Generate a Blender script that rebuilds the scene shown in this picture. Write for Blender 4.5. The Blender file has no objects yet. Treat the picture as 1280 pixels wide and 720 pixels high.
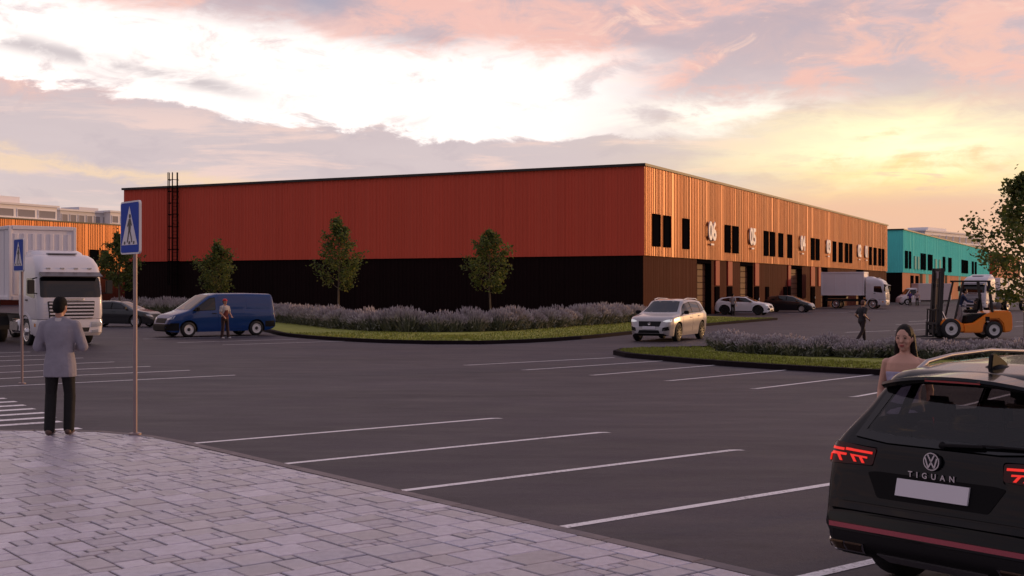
import bpy, bmesh, math, random
from mathutils import Vector, Matrix
from mathutils.bvhtree import BVHTree

S = bpy.context.scene
COL = S.collection
rad = math.radians
random.seed(7)

# ------------------------------------------------------------------ camera
H, F = 2.1, 1555.0                       # eye height, focal length in photo pixels (1280 wide)
cam = bpy.data.cameras.new('camera')
cam.sensor_width = 36.0
cam.lens = 36.0 * F / 1280.0
cam.clip_start, cam.clip_end = 0.1, 6000
camo = bpy.data.objects.new('camera', cam)
camo.location = (0, 0, H)
camo.rotation_euler = (rad(90), 0, 0)
COL.objects.link(camo)
S.camera = camo

# ------------------------------------------------------------------ light
SUN_AZ, SUN_EL = 62.0, 5.0               # degrees right of the view axis, above the horizon
sd = Vector((math.sin(rad(SUN_AZ)) * math.cos(rad(SUN_EL)), math.cos(rad(SUN_AZ)) * math.cos(rad(SUN_EL)), math.sin(rad(SUN_EL))))
sun = bpy.data.lights.new('sun', 'SUN')
sun.energy = 1.6
sun.angle = rad(1.5)
sun.color = (1.0, 0.55, 0.22)
suno = bpy.data.objects.new('sun', sun)
suno.rotation_euler = (-sd).to_track_quat('-Z', 'Y').to_euler()
suno.location = (60, 30, 40)
COL.objects.link(suno)
S.view_settings.view_transform = 'Standard'
S.view_settings.look = 'None'
S.view_settings.gamma = 1
S.view_settings.use_curve_mapping = False
S.view_settings.exposure = 0.0
S.render.film_transparent = False
S.cycles.use_denoising = True
S.cycles.max_bounces = 6
S.cycles.transparent_max_bounces = 8

def make_world():
    w = bpy.data.worlds.new('World')
    S.world = w
    w.use_nodes = True
    nt = w.node_tree
    nt.nodes.clear()
    def node(t, **k):
        n = nt.nodes.new(t)
        for a, b in k.items():
            setattr(n, a, b)
        return n
    def setin(sock, v):
        if isinstance(v, bpy.types.NodeSocket):
            nt.links.new(v, sock)
        else:
            sock.default_value = v
    def m(op, *a):
        n = node('ShaderNodeMath', operation=op)
        for i, v in enumerate(a):
            setin(n.inputs[i], v)
        return n.outputs[0]
    def add(a, b): return m('ADD', a, b)
    def mul(a, b): return m('MULTIPLY', a, b)
    def sub(a, b): return m('SUBTRACT', a, b)
    def ss(v, lo, hi):
        n = node('ShaderNodeMapRange', interpolation_type='SMOOTHSTEP')
        setin(n.inputs[0], v); setin(n.inputs[1], lo); setin(n.inputs[2], hi)
        n.inputs[3].default_value = 0; n.inputs[4].default_value = 1
        return n.outputs[0]
    def gauss(v, c, s):                   # exp(-((v-c)/s)^2)
        q = m('DIVIDE', sub(v, c), s)
        return m('EXPONENT', mul(mul(q, q), -1.0))
    def mix(f, a, b):
        n = node('ShaderNodeMix', data_type='RGBA')
        setin(n.inputs[0], f)
        for s, v in ((n.inputs[6], a), (n.inputs[7], b)):
            if isinstance(v, bpy.types.NodeSocket): nt.links.new(v, s)
            else: s.default_value = (*v, 1)
        return n.outputs[2]
    def comb(x, y, z):
        n = node('ShaderNodeCombineXYZ')
        setin(n.inputs[0], x); setin(n.inputs[1], y); setin(n.inputs[2], z)
        return n.outputs[0]
    def noise(vec, scale, detail=6, rough=.55, dist=0):
        n = node('ShaderNodeTexNoise')
        nt.links.new(vec, n.inputs['Vector'])
        n.inputs['Scale'].default_value = scale
        n.inputs['Detail'].default_value = detail
        n.inputs['Roughness'].default_value = rough
        n.inputs['Distortion'].default_value = dist
        return n.outputs[0]
    tc = node('ShaderNodeTexCoord')
    sep = node('ShaderNodeSeparateXYZ')
    nt.links.new(tc.outputs['Generated'], sep.inputs[0])
    x, y, z = sep.outputs
    A0 = mul(m('ARCTAN2', x, y), 57.2958)         # azimuth, degrees right of the view axis
    E0 = mul(m('ARCSINE', z), 57.2958)            # elevation, degrees
    zz = m('MAXIMUM', z, 0.0)
    pv = comb(m('DIVIDE', x, add(zz, .10)), m('DIVIDE', y, add(zz, .10)), 0.0)   # cloud deck seen in perspective
    ae = comb(mul(A0, .1), mul(E0, .32), 0.0)     # streaky cloud detail
    n1 = noise(pv, .75, 8, .58, .3)
    n2 = noise(ae, 1.5, 8, .6, .5)
    n3 = noise(ae, .55, 5, .55, .3)
    n4 = noise(pv, 2.3, 7, .6, .4)
    n5 = noise(comb(mul(A0, .1), mul(E0, .22), 3.7), 3.2, 9, .64, .6)
    n6 = noise(comb(mul(A0, .06), mul(E0, .40), 9.1), 2.2, 8, .62, .4)
    # warped angles so that every cloud edge is ragged
    A = add(A0, mul(sub(n3, .5), 9.0))
    E = add(E0, add(add(mul(sub(n2, .5), 2.6), mul(sub(n1, .5), 1.6)), mul(sub(n5, .5), 1.8)))
    # base deck: peach haze at the horizon, grey lavender, dusky violet overhead
    f1 = ss(E0, 0.5, 5.5)
    f2 = ss(E0, 7, 13)
    f3 = ss(E0, 14, 60)
    horizon = mix(ss(A0, -10, 18), (.86, .70, .60), (.95, .58, .40))
    deck = mix(n1, (.62, .51, .54), (.82, .69, .69))
    c = mix(f1, horizon, deck)
    high = mix(ss(n4, .38, .64), (.58, .46, .51), (.76, .56, .57))
    c = mix(f2, c, high)
    over = mix(ss(n1, .35, .65), (.34, .325, .46), (.50, .45, .55))
    c = mix(f3, c, over)
    # pink lit cloud undersides
    c = mix(mul(mul(ss(n6, .50, .64), sub(1.0, ss(E0, 7, 9))), .8), c, (.98, .72, .65))       # salmon streaks in the bank
    c = mix(mul(mul(ss(n5, .53, .66), sub(1.0, ss(E0, 8, 10))), .3), c, (.57, .48, .53))
    pk = mul(ss(add(mul(n4, .55), mul(n5, .45)), .46, .58), mul(ss(E, 7.6, 9.8), sub(1.0, ss(E0, 22, 40))))
    c = mix(mul(pk, .9), c, (1.0, .58, .50))
    c = mix(mul(mul(ss(n5, .56, .68), ss(E0, 7.5, 10)), .75), c, (1.05, .74, .62))
    pk2 = mul(mul(gauss(A, -5.0, 8.0), gauss(E, 11.4, 1.5)), ss(n5, .38, .58))
    c = mix(mul(pk2, .9), c, (1.0, .60, .53))
    pk3 = mul(mul(gauss(A, 20.0, 7.0), gauss(E, 10.5, 2.2)), ss(n5, .40, .60))
    c = mix(mul(pk3, .8), c, (.98, .60, .50))
    # blue grey chinks near the top
    c = mix(mul(mul(gauss(A0, -8.7, 1.3), gauss(E, 13.0, .8)), .75), c, (.40, .40, .52))
    # bright white opening above the grey bank
    edge = add(6.7, mul(m('MAXIMUM', sub(-4.0, A0), 0.0), .12))       # its lower rim falls towards the right
    up = ss(E, edge, add(edge, .35))
    top = add(edge, add(2.1, mul(n3, 2.4)))
    dn = sub(1.0, ss(E, top, add(top, 1.3)))
    side = mul(ss(A, -46, -30), sub(1.0, ss(A, 2.0, 8.5)))
    wb = mul(mul(mul(up, dn), side), add(.35, mul(ss(add(mul(n5, .6), mul(n2, .4)), .36, .50), .65)))
    c = mix(wb, c, (1.35, 1.22, 1.16))
    wb2 = mul(mul(gauss(A, -14.5, 5.0), gauss(E, 11.3, .9)), ss(n2, .42, .56))
    c = mix(wb2, c, (1.25, 1.15, 1.10))
    wb3 = mul(mul(gauss(A, 9.0, 5.0), gauss(E, 7.9, .65)), ss(n2, .36, .52))
    c = mix(wb3, c, (1.3, 1.18, 1.05))
    # grey wisp across the opening at the left
    ws = gauss(E0, add(9.6, mul(add(A0, 17.0), -.17)), .42)
    wsp = mul(mul(ws, mul(ss(A0, -40, -24), sub(1.0, ss(A0, -14, -9.5)))), ss(n2, .40, .56))
    c = mix(mul(wsp, .9), c, (.66, .58, .60))
    # salmon streak low at the left
    st = gauss(E, add(4.9, mul(add(A0, 16.0), -.10)), .30)
    c = mix(mul(mul(st, mul(ss(A0, -60, -30), sub(1.0, ss(A0, -14, -4)))), .85), c, (1.0, .74, .52))
    # yellow glow where the sun goes down
    g1 = mul(gauss(A, 18.0, 8.0), gauss(E, 5.3, 2.0))
    c = mix(mul(g1, add(.65, mul(ss(n6, .35, .6), .35))), c, (1.25, .86, .30))
    g2 = mul(mul(gauss(A, 17.3, 6.6), gauss(E, 6.2, 1.3)), ss(add(mul(n6, .6), mul(n5, .4)), .36, .52))
    c = mix(g2, c, (1.35, 1.20, .78))
    g3 = mul(mul(gauss(A, 26.0, 6.0), gauss(E, 4.0, .7)), ss(n2, .40, .55))
    c = mix(g3, c, (1.2, .95, .5))
    # thin grey-pink bars in front of the glow
    bar = mul(mul(gauss(A, 17.0, 6.0), gauss(E, 4.9, 1.8)), ss(n6, .54, .64))
    c = mix(mul(bar, .7), c, (.86, .62, .52))
    c = mix(mul(mul(ss(A0, -2, 16), sub(1.0, ss(A0, 60, 110))), mul(sub(1.0, ss(E0, 3.3, 5.0)), add(.75, mul(n6, .3)))), c, (.95, .57, .39))
    # dusk on the side away from the sunset
    away = ss(m('ABSOLUTE', sub(m('ABSOLUTE', sub(A0, 20.0)), 0.0)), 80, 150)
    away = mul(away, sub(1.0, ss(E0, 25, 70)))
    c = mix(away, c, (.32, .29, .35))
    # below the horizon: haze tone
    c = mix(ss(E0, -1.0, .3), (.30, .25, .26), c)
    sky = node('ShaderNodeTexSky', sky_type='NISHITA')
    sky.sun_disc = False
    sky.sun_elevation = rad(SUN_EL)
    sky.sun_rotation = rad(SUN_AZ)
    sky.air_density, sky.dust_density, sky.ozone_density = 1.0, 2.0, 1.5
    b1 = node('ShaderNodeBackground'); b1.inputs[1].default_value = .10
    b2 = node('ShaderNodeBackground'); b2.inputs[1].default_value = SKY_GAIN
    nt.links.new(sky.outputs[0], b1.inputs[0])
    nt.links.new(c, b2.inputs[0])
    ms = node('ShaderNodeMixShader')
    ms.inputs[0].default_value = .92            # nearly overcast: little clear sky shows through
    nt.links.new(b1.outputs[0], ms.inputs[1])
    nt.links.new(b2.outputs[0], ms.inputs[2])
    out = node('ShaderNodeOutputWorld')
    nt.links.new(ms.outputs[0], out.inputs[0])
SKY_GAIN = 1.0
make_world()

# ------------------------------------------------------------------ materials
MATS = {}
def M(name, col, rough=.6, metal=0., coat=0., var=0., scale=4., bump=0., bscale=40., rnd=0., emit=None, spec=.5, stretch=None, trans=0.):
    if name in MATS: return MATS[name]
    m = bpy.data.materials.new(name)
    m.use_nodes = True
    nt = m.node_tree
    p = nt.nodes['Principled BSDF']
    p.inputs['Base Color'].default_value = (*col, 1)
    p.inputs['Roughness'].default_value = rough
    p.inputs['Metallic'].default_value = metal
    p.inputs['Coat Weight'].default_value = coat
    p.inputs['Coat Roughness'].default_value = .04
    p.inputs['Specular IOR Level'].default_value = spec
    if trans: p.inputs['Transmission Weight'].default_value = trans
    if emit:
        p.inputs['Emission Color'].default_value = (*emit[0], 1)
        p.inputs['Emission Strength'].default_value = emit[1]
    src = None
    tc = nt.nodes.new('ShaderNodeTexCoord')
    vec = tc.outputs['Object']
    if stretch:
        mp = nt.nodes.new('ShaderNodeMapping')
        mp.inputs['Scale'].default_value = stretch
        nt.links.new(vec, mp.inputs[0]); vec = mp.outputs[0]
    if var:
        n = nt.nodes.new('ShaderNodeTexNoise')
        n.inputs['Scale'].default_value = scale
        n.inputs['Detail'].default_value = 6
        n.inputs['Roughness'].default_value = .62
        nt.links.new(vec, n.inputs['Vector'])
        r = nt.nodes.new('ShaderNodeMapRange')
        r.inputs[1].default_value, r.inputs[2].default_value = .3, .7
        r.inputs[3].default_value, r.inputs[4].default_value = 1 - var, 1 + var
        nt.links.new(n.outputs[0], r.inputs[0])
        src = r.outputs[0]
    if rnd:
        oi = nt.nodes.new('ShaderNodeObjectInfo')
        r = nt.nodes.new('ShaderNodeMapRange')
        r.inputs[3].default_value, r.inputs[4].default_value = 1 - rnd, 1 + rnd
        nt.links.new(oi.outputs['Random'], r.inputs[0])
        if src is None: src = r.outputs[0]
        else:
            k = nt.nodes.new('ShaderNodeMath'); k.operation = 'MULTIPLY'
            nt.links.new(src, k.inputs[0]); nt.links.new(r.outputs[0], k.inputs[1]); src = k.outputs[0]
    if src is not None:
        v = nt.nodes.new('ShaderNodeVectorMath'); v.operation = 'SCALE'
        v.inputs[0].default_value = col
        nt.links.new(src, v.inputs['Scale'])
        nt.links.new(v.outputs[0], p.inputs['Base Color'])
    if bump:
        n = nt.nodes.new('ShaderNodeTexNoise')
        n.inputs['Scale'].default_value = bscale
        n.inputs['Detail'].default_value = 4
        nt.links.new(vec, n.inputs['Vector'])
        b = nt.nodes.new('ShaderNodeBump')
        b.inputs['Strength'].default_value = bump
        b.inputs['Distance'].default_value = .02
        nt.links.new(n.outputs[0], b.inputs['Height'])
        nt.links.new(b.outputs[0], p.inputs['Normal'])
    MATS[name] = m
    return m

def asphalt_mat():
    m = M('asphalt', (.05, .042, .052), .6, bump=.35, bscale=60, spec=.22)
    nt = m.node_tree; p = nt.nodes['Principled BSDF']
    tc = nt.nodes.new('ShaderNodeTexCoord')
    mp = nt.nodes.new('ShaderNodeMapping'); mp.inputs['Rotation'].default_value = (0, 0, rad(25)); mp.inputs['Scale'].default_value = (.35, 1, 1)
    nt.links.new(tc.outputs['Object'], mp.inputs[0])
    def nz(s, d, v):
        n = nt.nodes.new('ShaderNodeTexNoise'); n.inputs['Scale'].default_value = s; n.inputs['Detail'].default_value = d
        n.inputs['Roughness'].default_value = .65; nt.links.new(v, n.inputs['Vector']); return n.outputs[0]
    a = nz(.35, 6, mp.outputs[0]); b = nz(14, 3, tc.outputs['Object']); c = nz(1.6, 5, mp.outputs[0])
    def mr(s, lo, hi, a0, a1):
        r = nt.nodes.new('ShaderNodeMapRange'); nt.links.new(s, r.inputs[0])
        for i, v in enumerate((lo, hi, a0, a1)): r.inputs[i + 1].default_value = v
        return r.outputs[0]
    def mm(x, y):
        k = nt.nodes.new('ShaderNodeMath'); k.operation = 'MULTIPLY'; nt.links.new(x, k.inputs[0]); nt.links.new(y, k.inputs[1]); return k.outputs[0]
    f = mm(mm(mr(a, .3, .7, .72, 1.28), mr(b, .3, .7, .85, 1.15)), mr(c, .3, .7, .80, 1.20))
    st = nz(.55, 4, tc.outputs['Object'])                     # oil stains and old drips
    f = mm(f, mr(st, .60, .72, 1.0, .62))
    fine = nz(55, 2, tc.outputs['Object']); f = mm(f, mr(fine, .25, .75, .8, 1.2))
    v = nt.nodes.new('ShaderNodeVectorMath'); v.operation = 'SCALE'; v.inputs[0].default_value = (.052, .0435, .0560)
    nt.links.new(f, v.inputs['Scale']); nt.links.new(v.outputs[0], p.inputs['Base Color'])
    nt.links.new(mr(c, .3, .7, .52, .70), p.inputs['Roughness'])
    return m

def clear_glass(name, tint, refl=1.0):
    m = bpy.data.materials.new(name); m.use_nodes = True
    nt = m.node_tree; nt.nodes.clear()
    o = nt.nodes.new('ShaderNodeOutputMaterial')
    t = nt.nodes.new('ShaderNodeBsdfTransparent'); t.inputs[0].default_value = (*tint, 1)
    g = nt.nodes.new('ShaderNodeBsdfGlossy'); g.inputs['Roughness'].default_value = .02
    g.inputs[0].default_value = (refl, refl, refl, 1)
    fr = nt.nodes.new('ShaderNodeFresnel'); fr.inputs[0].default_value = 1.45
    mx = nt.nodes.new('ShaderNodeMixShader')
    ge = nt.nodes.new('ShaderNodeNewGeometry'); fm = nt.nodes.new('ShaderNodeMix')      # thin sheet: same look from both faces
    nt.links.new(ge.outputs['Backfacing'], fm.inputs[0]); nt.links.new(fr.outputs[0], fm.inputs[2]); fm.inputs[3].default_value = .09
    nt.links.new(fm.outputs[0], mx.inputs[0]); nt.links.new(t.outputs[0], mx.inputs[1]); nt.links.new(g.outputs[0], mx.inputs[2])
    nt.links.new(mx.outputs[0], o.inputs[0])
    MATS[name] = m
    return m

# ------------------------------------------------------------------ helpers
def G(px, py, z=0.):
    """world point at height z seen at photo pixel (px, py); used only to survey the layout"""
    Y = (H - z) * F / (py - 360.0)
    return Vector(((px - 640.0) / F * Y, Y, z))
def tag(o, label, cat, group=None):
    o['label'] = label; o['category'] = cat
    if group: o['group'] = group
    return o
def empty(name, loc=(0, 0, 0), yaw=0., scale=1.):
    o = bpy.data.objects.new(name, None)
    o.empty_display_size = .2
    o.location = loc; o.rotation_euler = (0, 0, yaw); o.scale = (scale,) * 3
    COL.objects.link(o)
    return o
def thing(name, label, cat, loc=(0, 0, 0), yaw=0., group=None, scale=1.):
    return tag(empty(name, loc, yaw, scale), label, cat, group)
def link(name, me, mat=None, parent=None, smooth=None):
    if mat is not None and not me.materials:
        for q in (mat if isinstance(mat, (list, tuple)) else [mat]): me.materials.append(q)
    o = bpy.data.objects.new(name, me)
    COL.objects.link(o)
    if parent is not None: o.parent = parent
    if smooth is not None:
        me.polygons.foreach_set('use_smooth', [True] * len(me.polygons))
        if smooth < 180: me.set_sharp_from_angle(angle=rad(smooth))
    return o
def yaw_of(d): return math.atan2(d[1], d[0])

class MB:
    def __init__(s): s.v = []; s.f = []; s.mi = []
    def add(s, vs, fs, mi=0):
        b = len(s.v)
        s.v += [tuple(p) for p in vs]
        s.f += [tuple(i + b for i in f) for f in fs]
        s.mi += [mi] * len(fs)
        return s
    def box(s, c, d, rot=None, mi=0):
        x, y, z = d[0] / 2, d[1] / 2, d[2] / 2
        vs = [Vector(q) for q in ((-x, -y, -z), (x, -y, -z), (x, y, -z), (-x, y, -z), (-x, -y, z), (x, -y, z), (x, y, z), (-x, y, z))]
        if rot is not None: vs = [rot @ q for q in vs]
        return s.add([q + Vector(c) for q in vs], [(0, 3, 2, 1), (4, 5, 6, 7), (0, 1, 5, 4), (1, 2, 6, 5), (2, 3, 7, 6), (3, 0, 4, 7)], mi)
    def bar(s, a, b, w, h=None, mi=0):
        """square bar from a to b"""
        a, b = Vector(a), Vector(b); h = h or w
        d = (b - a); L = d.length; d.normalize()
        up = Vector((0, 0, 1)) if abs(d.z) < .95 else Vector((1, 0, 0))
        sx = d.cross(up).normalized(); sy = sx.cross(d).normalized()
        R = Matrix((d, sx, sy)).transposed()
        return s.box((a + b) / 2, (L, w, h), R, mi)
    def tube(s, pts, rs, n=8, mi=0, cap=True):
        pts = [Vector(p) for p in pts]
        if not isinstance(rs, (list, tuple)): rs = [rs] * len(pts)
        vs = []; fs = []
        pu = None
        for i, p in enumerate(pts):
            d = (pts[min(i + 1, len(pts) - 1)] - pts[max(i - 1, 0)]).normalized()
            if pu is None:
                pu = d.orthogonal().normalized()
            else:
                pu = (pu - d * pu.dot(d)).normalized()
            w = d.cross(pu)
            for k in range(n):
                a = 2 * math.pi * k / n
                vs.append(p + (pu * math.cos(a) + w * math.sin(a)) * rs[i])
        for i in range(len(pts) - 1):
            for k in range(n):
                fs.append((i * n + k, i * n + (k + 1) % n, (i + 1) * n + (k + 1) % n, (i + 1) * n + k))
        if cap:
            fs.append(tuple(reversed(range(n)))); fs.append(tuple(range((len(pts) - 1) * n, len(pts) * n)))
        return s.add(vs, fs, mi)
    def lathe(s, prof, n=24, axis='y', c=(0, 0, 0), mi=0, close=False):
        """prof: (along axis, radius) pairs"""
        vs = []; fs = []
        c = Vector(c); m_ = len(prof)
        for k in range(n):
            a = 2 * math.pi * k / n
            for h, r in prof:
                u, w = r * math.cos(a), r * math.sin(a)
                q = {'y': (u, h, w), 'z': (u, w, h), 'x': (h, u, w)}[axis]
                vs.append(c + Vector(q))
        for k in range(n):
            k2 = (k + 1) % n
            for i in range(m_ - 1 + (1 if close else 0)):
                j = (i + 1) % m_
                fs.append((k * m_ + i, k * m_ + j, k2 * m_ + j, k2 * m_ + i))
        if not close:
            if prof[0][1] > 1e-4: fs.append(tuple(k * m_ for k in range(n)))
            if prof[-1][1] > 1e-4: fs.append(tuple(k * m_ + m_ - 1 for k in reversed(range(n))))
        return s.add(vs, fs, mi)
    def prism(s, poly, y0, y1, plane='xz', mi=0):
        """extrude a 2-D outline between y0 and y1 along the third axis"""
        n = len(poly)
        def P(a, b, t): return {'xz': (a, t, b), 'xy': (a, b, t), 'yz': (t, a, b)}[plane]
        vs = [P(a, b, y0) for a, b in poly] + [P(a, b, y1) for a, b in poly]
        fs = [tuple(reversed(range(n))), tuple(range(n, 2 * n))] + [(i, (i + 1) % n, n + (i + 1) % n, n + i) for i in range(n)]
        return s.add(vs, fs, mi)
    def mesh(s, name, bevel=0., seg=1, fix=True):
        me = bpy.data.meshes.new(name)
        me.from_pydata(s.v, [], s.f)
        if any(s.mi): me.polygons.foreach_set('material_index', s.mi)
        if bevel or fix:
            bm = bmesh.new(); bm.from_mesh(me)
            bmesh.ops.recalc_face_normals(bm, faces=bm.faces)
            if bevel:
                es = [e for e in bm.edges if len(e.link_faces) == 2 and e.calc_face_angle(0) > .5]
                bmesh.ops.bevel(bm, geom=es, offset=bevel, segments=seg, affect='EDGES', clamp_overlap=True)
            bm.to_mesh(me); bm.free()
        me.update()
        return me
    def build(s, name, mat, parent=None, bevel=0., seg=1, smooth=None, fix=True):
        return link(name, s.mesh(name, bevel, seg, fix), mat, parent, smooth)

def interp(poly, x):
    if x <= poly[0][0]: return poly[0][1]
    for (a, b), (c, d) in zip(poly, poly[1:]):
        if x <= c: return b + (d - b) * (x - a) / max(c - a, 1e-9)
    return poly[-1][1]
def smooth_f(poly, w=.06):
    def f(x):
        s_ = 0
        for k in range(-3, 4): s_ += interp(poly, x + w * k / 3.)
        return s_ / 7.
    return f

# surveyed directions
PA, BA = rad(51.1), rad(26.7)
PD = Vector((math.sin(PA), math.cos(PA), 0)); KD = Vector((-math.cos(PA), math.sin(PA), 0))     # parking bays / kerb
BR = Vector((math.sin(BA), math.cos(BA), 0)); BL = Vector((-math.cos(BA), math.sin(BA), 0))     # warehouse street side / end wall
# ================================================================== the setting
gm = MB().add([(-2500, -400, 0), (2500, -400, 0), (2500, 4000, 0), (-2500, 4000, 0)], [(0, 1, 2, 3)])
ground = gm.build('asphalt_ground', asphalt_mat()); ground['kind'] = 'structure'

PAINT = M('road_paint', (.84, .81, .84), .55, bump=.15, bscale=80)
def wear(m, under):
    nt = m.node_tree; p = nt.nodes['Principled BSDF']
    tc = nt.nodes.new('ShaderNodeTexCoord')
    def nz(s_, d):
        n = nt.nodes.new('ShaderNodeTexNoise'); n.inputs['Scale'].default_value = s_; n.inputs['Detail'].default_value = d; n.inputs['Roughness'].default_value = .7
        nt.links.new(tc.outputs['Object'], n.inputs['Vector']); return n.outputs[0]
    a, b = nz(22, 5), nz(.9, 3)
    k = nt.nodes.new('ShaderNodeMath'); k.operation = 'MULTIPLY_ADD'; k.inputs[1].default_value = .45
    nt.links.new(b, k.inputs[0]); nt.links.new(a, k.inputs[2])
    r = nt.nodes.new('ShaderNodeMapRange'); nt.links.new(k.outputs[0], r.inputs[0])
    for i, v in enumerate((.74, .90, 0., .75)): r.inputs[i + 1].default_value = v
    mx = nt.nodes.new('ShaderNodeMix'); mx.data_type = 'RGBA'
    mx.inputs[6].default_value = (.84, .81, .84, 1); mx.inputs[7].default_value = (*under, 1)
    nt.links.new(r.outputs[0], mx.inputs[0]); nt.links.new(mx.outputs[2], p.inputs['Base Color'])
wear(PAINT, (.16, .145, .16))
def stroke(a, b, w, name='parking_line', tick=0., z=.004):
    a, b = Vector(a), Vector(b)
    d = (b - a).normalized(); n = Vector((-d.y, d.x, 0)) * (w / 2)
    mb = MB()
    vs = [a - n, b - n, b + n, a + n]
    mb.add([(p.x, p.y, z) for p in vs], [(0, 1, 2, 3)])
    if tick:
        n2 = n.normalized() * tick
        vs = [b, b + d * w, b + d * w + n2 * .2 - n2, b - n2]
        vs = [b - n, b + d * w * .9 - n - n2 * .55, b + d * w * .9 - n2 * .2, b + n]
        mb.add([(p.x, p.y, z) for p in vs], [(0, 1, 2, 3)])
    o = mb.build(name, PAINT, ground, fix=False)
    return o
# near row: bays square to the kerb of the paved corner
K0 = G(705, 659, .1)
kerb_pts = [(248, 554.5), (361, 579.5), (508, 613), (705, 659), (1000, 722)]
L0 = G(705, 659); lstep = (G(508, 613) - L0).length
for i in range(-2, 4):
    a = L0 + KD * (lstep * i)
    stroke(a - PD * .9, a + PD * 5.12, .115, tick=.14)
# bays in front of the planted island
for (a, b) in (((585, 456.5), (768, 447)), ((658, 462.5), (830, 451)), ((743, 469), (900, 456)), ((837, 476), (1000, 461)), ((945, 486), (1112, 466)), ((1069, 496), (1210, 471)), ((1205, 507), (1330, 477))):
    stroke(G(*b), G(*a), .10, tick=.12)
# double bays at the left
for (x, y) in ((294, 469), (237, 463), (188, 458), (143, 452.5), (104, 447.5), (70, 443.5), (38, 440)):
    p = G(x, y)
    stroke(p - PD * 10.5, p, .11)
# bays by the blue van
for (x, y) in ((430, 426.5), (372, 424), (322, 420)):
    p = G(x, y); stroke(p - PD * 5.2, p, .10)
for (x, y) in ((215, 408.5), (178, 404.5)):
    p = G(x, y); stroke(p - PD * 5.0, p, .10)
# bays along the street side and beyond
for (a, b) in (((1057, 415.5), (1113, 413.5)), ((1120, 405.8), (1168, 404.3)), ((1136, 402), (1168, 400.8)), ((1156, 399.6), (1172, 398.9)), ((1118, 413.5), (1170, 411.7)),
               ((1268, 408), (1300, 406.5)), ((1270, 402), (1300, 400.8)), ((985, 392), (1060, 390.5)), ((1062, 389.2), (1107, 388.4)), ((1010, 387.6), (1040, 387))):
    stroke(G(*a), G(*b), .14)
# zebra crossing
for (x, y) in ((100, 535.5), (76, 527), (68, 521.5), (56, 516), (43, 511), (31, 506.5), (20, 502), (7, 498), (-4, 494.5)):
    p = G(x, y)
    stroke(p - PD * 4.2, p, .24, 'zebra_stripe')

# ---------------------------------------------------------------- paved corner
ZP = .10
edge_px = [(-420, 541), (0, 537.2), (110, 537.6), (160, 540), (200, 545.5), (248, 554.5)]
outer = [G(x, y, ZP) for x, y in edge_px]
endp = K0 - KD * 9.0; endp.z = ZP
outer.append(Vector((K0.x, K0.y, ZP)))
outer.append(endp)
inner_far = [endp - PD * 22, outer[0] - PD * 22]
poly = outer + inner_far
mb = MB(); mb.prism([(p.x, p.y) for p in poly], -.15, ZP - .008, 'xy')
pavement = mb.build('pavement', M('joint_sand', (.15, .125, .135), .9, var=.2, scale=8)); pavement['kind'] = 'structure'
# kerb stones along the outer edge
KERB = M('kerb_concrete', (.20, .165, .17), .8, var=.18, scale=5, bump=.2, bscale=70, rnd=.10)
def resample(pts, step_):
    out = [pts[0].copy()]; acc = 0
    for a, b in zip(pts, pts[1:]):
        L = (b - a).length; t = step_ - acc
        while t <= L:
            out.append(a + (b - a) * (t / L)); t += step_
        acc = (acc + L) % step_
    if (out[-1] - pts[-1]).length > .1: out.append(pts[-1].copy())
    return out
def left_n(d): return Vector((-d.y, d.x, 0))
def kerb_run(pts, parent, w, z0, z1, step_=1.0, inside=-1, mat=KERB):
    """kerb stones along pts; the stone lies on the inside of the line"""
    q = resample(pts, step_)
    ns = []
    for i, p in enumerate(q):
        d = (q[min(i + 1, len(q) - 1)] - q[max(i - 1, 0)]); d.z = 0
        ns.append(left_n(d.normalized()) * inside * w)
    for i in range(len(q) - 1):
        a, b = q[i], q[i + 1]
        u = (b - a) * (.004 / max((b - a).length, .01))
        a1, b1 = a + u, b - u; a2, b2 = a + ns[i] + u, b + ns[i + 1] - u
        c = .012
        vs = []
        for p_ in (a1, b1, b2, a2): vs.append((p_.x, p_.y, z0))
        for p_ in (a1, b1, b2, a2): vs.append((p_.x, p_.y, z1 - c))
        ctr = (a1 + b1 + b2 + a2) / 4
        for p_ in (a1, b1, b2, a2):
            r = p_ + (ctr - p_).normalized() * c
            vs.append((r.x, r.y, z1))
        fs = []
        for k in range(4):
            k2 = (k + 1) % 4
            fs += [(k, k2, 4 + k2, 4 + k), (4 + k, 4 + k2, 8 + k2, 8 + k)]
        fs.append((8, 9, 10, 11))
        MB().add(vs, fs).build('kerb_stone', mat, parent)
    return q
kerb_run(outer, pavement, .13, -.1, ZP + .002, 1.0, -1)

# ashlar pavers, cell by cell
CELL = .115
ks = [(p, (q - p).normalized()) for p, q in zip(outer, outer[1:])]
half = [(p + Vector((d.y, -d.x, 0)) * .137, Vector((d.y, -d.x, 0))) for p, d in ks]       # inside half-planes behind the kerb
def clip(poly_, p, n):
    out = []
    for a, b in zip(poly_, poly_[1:] + poly_[:1]):
        da, db = (a - p).dot(n), (b - p).dot(n)
        if da >= 0: out.append(a)
        if da * db < 0: out.append(a + (b - a) * (da / (da - db)))
    return out
PAV = [M('paver_grey', (.45, .42, .52), .25, var=.16, scale=9, bump=.25, bscale=120, rnd=.20),
       M('paver_warm', (.42, .385, .44), .30, var=.16, scale=9, bump=.25, bscale=120, rnd=.16),
       M('paver_pale', (.52, .485, .59), .24, var=.14, scale=9, bump=.22, bscale=120, rnd=.14)]
rng = random.Random(11)
NU, NV = 190, 150
occ = set()
pavers = []
sizes = [(3, 3), (3, 2), (2, 3), (4, 3), (3, 4), (2, 2), (2, 1), (1, 2), (1, 1)]
wts = [10, 8, 6, 2, 2, 4, 3, 2, 1]
org = Vector((K0.x, K0.y, ZP)) - KD * 7.0
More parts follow.
